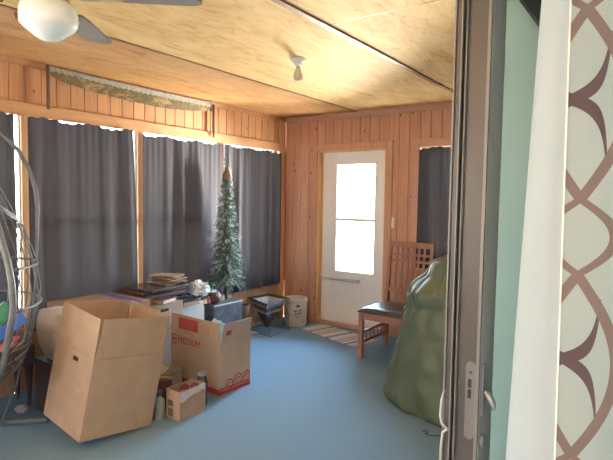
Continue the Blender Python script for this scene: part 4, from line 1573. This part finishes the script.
q.box(xl + 0.022, xr - 0.022, yf - 0.012, yf + 0.012, 0.365, 0.43).box(xl + 0.018, xr - 0.018, yb - 0.012, yb + 0.012, 0.365, 0.43)
q.box(xl - 0.012, xl + 0.012, yf + 0.022, yb - 0.02, 0.365, 0.43).box(xr - 0.012, xr + 0.012, yf + 0.022, yb - 0.02, 0.365, 0.43)
q.build('seat_frame', CH, r)
q = MB()


def seat(u, v):
    x = xl - 0.03 + (xr - xl + 0.06) * u
    y_ = yf - 0.035 + (yb - yf + 0.012) * v
    du, dv = min(u, 1 - u), min(v, 1 - v)
    e_ = min(1, du / 0.10) ** 0.5 * min(1, dv / 0.10) ** 0.5
    return (x, y_, 0.440 + 0.035 * e_ + 0.012 * math.sin(PI * u) * math.sin(PI * v))


q.grid(seat, 24, 24, thick=0.008)
q.box(xl - 0.024, xr + 0.024, yf - 0.028, yb - 0.026, 0.4305, 0.440)
q.build('seat_cushion', plain('black_vinyl', (0.035, 0.040, 0.042), 0.28, 0.1), r, smooth=True, label='dark vinyl seat cushion')


def back_y(z):
    return yb + 0.003 + (z - 0.45) / (1.06 - 0.45) * 0.078


def bar(x0, x1, z0, z1, t=0.009):
    q = MB()
    y0_, y1_ = back_y(z0), back_y(z1)
    q.add([(x0, y0_ - t, z0), (x1, y0_ - t, z0), (x1, y0_ + t, z0), (x0, y0_ + t, z0), (x0, y1_ - t, z1), (x1, y1_ - t, z1), (x1, y1_ + t, z1), (x0, y1_ + t, z1)],
          [(0, 3, 2, 1), (4, 5, 6, 7), (0, 1, 5, 4), (1, 2, 6, 5), (2, 3, 7, 6), (3, 0, 4, 7)])
    return q


bar(xl + 0.017, xr - 0.017, 1.005, 1.06, 0.011).build('top_rail', CH, r, bevel=0.002)
bar(xl + 0.017, xr - 0.017, 0.925, 0.945, 0.007).build('cross_rail', CH, r)
bar(xl + 0.017, xr - 0.017, 0.860, 0.885, 0.008).build('cross_rail', CH, r)
bar(xl + 0.017, xr - 0.017, 0.56, 0.60, 0.010).build('lower_rail', CH, r)
ns = 6
for i in range(ns):
    x = xl + 0.017 + (xr - xl - 0.034) * (i + 1) / (ns + 1)
    bar(x - 0.011, x + 0.011, 0.60, 1.005, 0.0055).build('back_slat', CH, r)
for x in (xl, xr):
    q = MB()
    q.box(x - 0.009, x + 0.009, yf + 0.021, yb - 0.02, 0.225, 0.250).box(x - 0.009, x + 0.009, yf + 0.021, yb - 0.02, 0.135, 0.160)
    st_ = q.build('stretcher', CH, r)
    for i in range(5):
        yy = yf + 0.10 + 0.075 * i
        q = MB()
        q.box(x - 0.006, x + 0.006, yy - 0.007, yy + 0.007, 0.160, 0.225)
        q.build('spindle', CH, st_)

# ------------------------------------------------------------------ green storage bag
r = thing('storage_bag', (2.74, 3.62, 0), 'tall slumped green nylon storage bag on the carpet by the patio door', 'storage bag')
prof = [(0.0, 0.59), (0.02, 0.605), (0.10, 0.60), (0.27, 0.555), (0.40, 0.52), (0.51, 0.495), (0.60, 0.485), (0.66, 0.465), (0.71, 0.445), (0.76, 0.46), (0.82, 0.455), (0.87, 0.41), (0.93, 0.33), (0.985, 0.31), (1.03, 0.28), (1.07, 0.20), (1.10, 0.10), (1.105, 0.02)]


def bag_r(z):
    for (a, b), (c, d) in zip(prof[:-1], prof[1:]):
        if a <= z <= c:
            t = (z - a) / (c - a)
            return b + (d - b) * t
    return prof[-1][1]


BCX, BCY = 2.74, 3.62


def bag(u, v):
    a = 2 * PI * u
    z = 1.105 * (1 - (1 - v) ** 1.25) if v < 1 else 1.105
    rr = bag_r(z)
    f1 = noise.noise(Vector((math.cos(a) * 2.4, math.sin(a) * 2.4, z * 0.8)))
    f2 = abs(noise.noise(Vector((math.cos(a) * 6 + z * 3.5, math.sin(a) * 6, z * 1.6))))
    f3 = abs(noise.noise(Vector((math.cos(a) * 4, math.sin(a) * 4 + 3, z * 6))))
    f4 = abs(noise.noise(Vector((a * 1.3 + z * 2.2, 7.0, z * 0.7 - a * 0.6))))
    k = rr * (1 + 0.03 * f1 - 0.10 * f2 - 0.05 * f3 - 0.10 * f4 + 0.07)
    sx_, sy_2 = 1.0, 0.80
    x = BCX + k * sx_ * math.cos(a)
    y_ = BCY + k * sy_2 * math.sin(a)
    return (min(x, 3.40), y_, z + 0.002)


q = MB()
q.grid(bag, 96, 60)
q.build('bag_body', plain('green_nylon', (0.090, 0.118, 0.074), 0.5, 0.12, 8), r, smooth=True)
q = MB()
pts = [Vector(bag(0.50 + 0.05 * math.sin(j / 20 * 2), 0.1 + 0.8 * j / 20)) + Vector((-0.002, -0.002, 0)) for j in range(21)]
q.tube(pts, 0.004, 6)
q.build('seam', plain('green_seam', (0.075, 0.15, 0.07), 0.5), r, smooth=True)
q = MB()
q.tube([(BCX - 0.02, BCY, 1.10), (BCX - 0.05, BCY - 0.02, 1.15), (BCX, BCY - 0.03, 1.17), (BCX + 0.05, BCY - 0.02, 1.14), (BCX + 0.03, BCY, 1.10)], 0.012, 8)
q.build('carry_strap', plain('green_strap', (0.05, 0.10, 0.045), 0.7), r, smooth=True)

# dark cord end on the carpet
q = MB()
q.tube([(2.665, 2.99, 0.004), (2.68, 3.02, 0.004), (2.70, 3.0, 0.006), (2.69, 2.97, 0.004), (2.72, 2.965, 0.004), (2.78, 3.0, 0.004), (2.86, 3.05, 0.004), (3.0, 3.1, 0.004)], 0.0032, 6)
tag(q.build('cord', DARK_METAL, None, smooth=True), 'short black cord curled on the carpet in front of the green bag', 'cord')

# ------------------------------------------------------------------ wire egg chair at the left
EX, EY = 0.66, 1.08
r = thing('egg_chair', (EX, EY, 0), 'hanging egg chair of grey wire and dark wicker on a stand, at the left edge', 'egg chair')
TUBE = plain('grey_rattan_tube', (0.10, 0.105, 0.11), 0.4, 0.12, 30)
WIRE = plain('grey_wire', (0.12, 0.125, 0.13), 0.45, 0.1, 30, 0.2)
vr = Vector((0.318, 0.948, 0))              # towards the right as the photo sees it
vd = Vector((0.948, -0.318, 0))             # towards the camera side
egg = [(0.36, 0.12), (0.39, 0.24), (0.45, 0.33), (0.55, 0.39), (0.72, 0.435), (0.87, 0.472), (1.0, 0.465), (1.10, 0.445), (1.28, 0.385), (1.41, 0.335), (1.52, 0.28), (1.62, 0.21), (1.72, 0.14), (1.80, 0.08), (1.84, 0.04)]


def er(z):
    for (a, b), (c, d) in zip(egg[:-1], egg[1:]):
        if a <= z <= c:
            return b + (d - b) * (z - a) / (c - a)
    return 0.05


def ep(az, z, k=1.0):
    d_ = vr * math.cos(az) + vd * math.sin(az)
    p = Vector((EX, EY, z)) + d_ * (er(z) * k)
    return p


zz = [0.36 + 1.48 * i / 40 for i in range(41)]
q = MB()
def lz(l, z, off=0.0):
    return Vector((EX, EY, z)) + vr * l + vd * off


arc_ = [(-0.30, 2.02), (-0.15, 2.03), (0.0, 2.00), (0.14, 1.93), (0.274, 1.819), (0.323, 1.778), (0.373, 1.718), (0.423, 1.615), (0.453, 1.498), (0.462, 1.379), (0.458, 1.229), (0.452, 1.067), (0.44, 0.85), (0.41, 0.60), (0.35, 0.30), (0.27, 0.03)]
q.tube([lz(l, z, -0.02 if z > 0.9 else -0.02 - 0.25 * (0.9 - z)) for l, z in arc_], [0.012] * 10 + [0.009, 0.007, 0.007, 0.007, 0.008, 0.010], 10)
q.build('frame_hoop', TUBE, r, smooth=True)
q = MB()
q.tube([ep(0.93, z, 1.02) for z in zz], 0.017, 10)
q.tube([ep(PI - 0.93, z, 1.02) for z in zz], 0.017, 10)
q.build('opening_rim', TUBE, r, smooth=True)
q = MB()
knot = ep(0.22, 1.285)
for i in range(5):
    az = 0.02 + 0.19 * i
    q.tube([knot + Vector((0, 0, 0.004 * i)), ep(az * 0.5 + 0.11, 1.22), ep(az, 1.10), ep(az, 0.92), ep(az, 0.70), ep(az, 0.55)], 0.0032, 6)
    q.tube([knot + Vector((0, 0, 0.004 * i)), ep(0.45 + 0.05 * i, 1.36), ep(0.83, 1.42 + 0.012 * i)], 0.0038, 6)
for i in range(16):
    az = -0.25 - (PI - 0.5) * i / 15
    q.tube([ep(az, z) for z in zz[::4]], 0.004, 6)
q.build('wire_ribs', WIRE, r, smooth=True)
for z0 in (1.07, 0.85, 0.62):
    q = MB()
    q.tube([ep(0.84 - (PI + 1.68) * i / 40, z0) for i in range(41)], 0.0065, 8)
    q.build('ring', WIRE, r, smooth=True)
for z0, a0 in ((1.07, 0.80), (0.85, 0.80)):
    q = MB()
    q.sphere(ep(a0, z0), 0.014, 10, 8)
    q.build('ring_boss', WIRE, r, smooth=True)
q = MB()
q.grid(lambda u, v: ep(2 * PI * u, 0.365 + 0.275 * v, 0.97 + 0.03 * noise.noise(Vector((math.cos(2 * PI * u) * 5, math.sin(2 * PI * u) * 5, v * 6)))), 64, 14, thick=0.010)
q.build('wicker_bowl', woven('wicker_bowl', (0.045, 0.032, 0.03), (0.13, 0.09, 0.08), 45), r)
q = MB()
rnd = random.Random(21)
for i in range(110):
    a0 = rnd.uniform(0, 2 * PI)
    z0 = rnd.uniform(0.38, 0.63)
    da, dz_ = rnd.uniform(-0.5, 0.5), rnd.uniform(-0.10, 0.10)
    q.tube([ep(a0 + da * t, min(0.66, max(0.365, z0 + dz_ * t)), 1.012) for t in (0, 0.5, 1)], 0.003, 5)
ob_ = q.build('loose_strands', plain('grey_strand', (0.20, 0.17, 0.16), 0.7, 0.2), r)
ob_['kind'] = 'stuff'
q = MB()
q.tube([(0.15, 0.45, 0.03), (0.13, 0.50, 0.9), (0.14, 0.52, 1.7), (0.24, 0.62, 2.02), (0.42, 0.82, 2.12), (0.62, 1.04, 2.06), (EX, EY, 2.02)], 0.024, 12)
q.build('stand_pole', TUBE, r, smooth=True)
q = MB()
q.tube([(EX, EY, 2.02), (EX, EY, 1.83)], 0.006, 8)
q.build('hanger', DARK_METAL, r)
q = MB()
q.tube([(0.20, 1.36, 0.02), (0.46, 1.40, 0.02), (0.68, 1.62, 0.02)], 0.018, 10)
q.tube([(0.20, 1.36, 0.02), (0.13, 0.9, 0.02), (0.15, 0.45, 0.02), (0.6, 0.40, 0.02)], 0.018, 10)
q.build('stand_base', TUBE, r, smooth=True)
DBROWN = plain('dark_brown_wood', (0.045, 0.028, 0.025), 0.6, 0.2)
fs_ = thing('footstool', (0.22, 1.57, 0), 'low dark footstool filling a patch of shade, on tapered wooden legs, behind the egg chair', 'footstool')
q = MB()
q.box(0.10, 0.34, 1.42, 1.72, 0.29, 0.44)  # dark top added to fill a shaded gap; the tapered leg is real
q.build('padded_top', plain('shade_upholstery', (0.05, 0.038, 0.04), 0.95, 0.2, 40), fs_, bevel=0.02)
for lx_, ly_ in ((0.135, 1.455), (0.305, 1.455), (0.135, 1.685), (0.305, 1.685)):
    q = MB()
    q.tube([(lx_, ly_, 0.292), (lx_, ly_, 0.0)], [0.030, 0.011], 10)
    q.build('leg', DBROWN, fs_, smooth=True)
dc_ = thing('shade_crate', (0.52, 1.78, 0), 'dark crate added to fill the shade under the beige canvas bag, left of the big plain carton', 'crate')
q = MB()
q.box(0.40, 0.63, 1.68, 1.89, 0.0, 0.015).box(0.40, 0.412, 1.68, 1.89, 0.015, 0.35).box(0.618, 0.63, 1.68, 1.89, 0.015, 0.35)  # made-up crate, dark in place of shade; it also carries the bag
q.box(0.412, 0.618, 1.68, 1.692, 0.015, 0.35).box(0.412, 0.618, 1.878, 1.89, 0.015, 0.35)
q.build('crate_body', DBROWN, dc_)
q = MB()
q.box(0.395, 0.635, 1.675, 1.895, 0.35, 0.362)
q.build('crate_lid', DBROWN, dc_, bevel=0.003)
o = crumple((0.375, 1.60, 0.022), (0.045, 0.04, 0.026), 17, 0.4, 3.0, 18, 12, 0.2).build('tissue', plain('pale_tissue', (0.34, 0.31, 0.30), 0.9), None)
tag(o, 'small crumpled pale tissue on the carpet beside the dark footstool', 'tissue')

# things lying in the egg chair
def place(o, M):
    o.matrix_world = M


def frame_at(p, right, upv):
    right = Vector(right).normalized()
    f_ = right.cross(Vector(upv)).normalized()
    u_ = f_.cross(right)
    Mx_ = Matrix((right, u_, f_)).transposed().to_4x4()
    Mx_.translation = p
    return Mx_


def leaning(name, label, cat, p, size, rot, mat, page=PAGE):
    r = thing(name, (0, 0, 0), label, cat)
    a, b, t = size
    q = MB()
    q.box(-a, a, -b, b, -t, -t + 0.003).box(-a, a, -b, b, t - 0.003, t).box(-a, -a + 0.004, -b, b, -t + 0.003, t - 0.003)
    q.build('book_cover', mat, r)
    q = MB()
    q.box(-a + 0.005, a - 0.004, -b + 0.004, b - 0.004, -t + 0.003, t - 0.003)
    q.build('pages', page, r)
    r.matrix_world = frame_at(p, *rot)
    return r


bp_ = Vector((EX, EY, 0))
tilt = ((vr * 0.80 + Vector((0, 0, 0.60))), (vr * -0.6 + Vector((0, 0, 0.80))))
leaning('blue_book', 'blue book tilted inside the wire egg chair', 'book', bp_ + vr * 0.275 + vd * 0.22 + Vector((0, 0, 0.735)), (0.10, 0.030, 0.018), tilt, plain('royal_blue', (0.05, 0.13, 0.42), 0.4))
leaning('green_book', 'green book tilted inside the wire egg chair above the blue one', 'book', bp_ + vr * 0.20 + vd * 0.22 + Vector((0, 0, 0.785)), (0.11, 0.045, 0.02), tilt, plain('bottle_green', (0.04, 0.16, 0.09), 0.4))
q = MB()
mbx = crumple((0, 0, 0), (0.070, 0.024, 0.034), 6, 0.25, 2.5)
o = mbx.build('pink_cloth', plain('pink_cloth', (0.42, 0.10, 0.13), 0.8, 0.3, 16), None, smooth=True)
o.matrix_world = frame_at(bp_ + vr * 0.27 + vd * 0.215 + Vector((0, 0, 0.640)), *tilt)
tag(o, 'crumpled pink and red cloth under the blue book in the egg chair', 'cloth')
o = crumple((0, 0, 0), (0.24, 0.22, 0.07), 12, 0.2, 2.0).build('cushion', plain('dark_cushion', (0.07, 0.055, 0.055), 0.9), None, smooth=True)
o.location = bp_ + Vector((0, 0, 0.545))
tag(o, 'dark cushion at the bottom of the wire egg chair', 'cushion')
o = crumple((0, 0, 0), (0.16, 0.10, 0.13), 14, 0.25, 2.0).build('grey_cushion', plain('taupe_cushion', (0.16, 0.12, 0.12), 0.9), None, smooth=True)
o.location = bp_ + vr * 0.10 - vd * 0.06 + Vector((0, 0, 1.06))
tag(o, 'taupe cushion propped inside the upper part of the egg chair', 'cushion')

# ------------------------------------------------------------------ beige pouch with a snap, between egg chair and cartons
r = thing('canvas_bag', (0.52, 1.785, 0.363), 'slumped beige canvas bag with a metal snap, behind the egg chair', 'bag')
q = MB()


def pouch(u, v):
    a = 2 * PI * u
    z = 0.365 + 0.335 * v
    k = (0.45 + 0.55 * math.sin(PI * min(1, 0.12 + v * 0.62))) * (1 if v < 0.97 else 0.9)
    if v == 1:
        k = 0.02
    w_ = 1 + 0.06 * noise.noise(Vector((math.cos(a) * 3, math.sin(a) * 3, z * 5)))
    ca, sa = math.cos(a), math.sin(a)
    px = math.copysign(abs(ca) ** 0.6, ca) * 0.15 * k * w_
    py = math.copysign(abs(sa) ** 0.6, sa) * 0.105 * k * w_
    return (0.52 + px, 1.785 + py, z)


q.grid(pouch, 40, 24)
q.build('bag_body', plain('beige_canvas', (0.42, 0.34, 0.27), 0.9, 0.12, 40), r, smooth=True)
q = MB()
q.grid(lambda u, v: (0.676 + 0.010 * math.sin(PI * v), 1.715 + 0.14 * u, 0.56 + 0.125 * v), 8, 6, thick=0.006)
q.build('bag_flap', plain('pale_canvas', (0.55, 0.47, 0.40), 0.9, 0.1, 40), r, smooth=True, label='paler flap')
q = MB()
q.sphere((0.660, 1.74, 0.475), (0.010, 0.012, 0.012), 12, 8)
q.build('snap', STEEL, r, smooth=True)
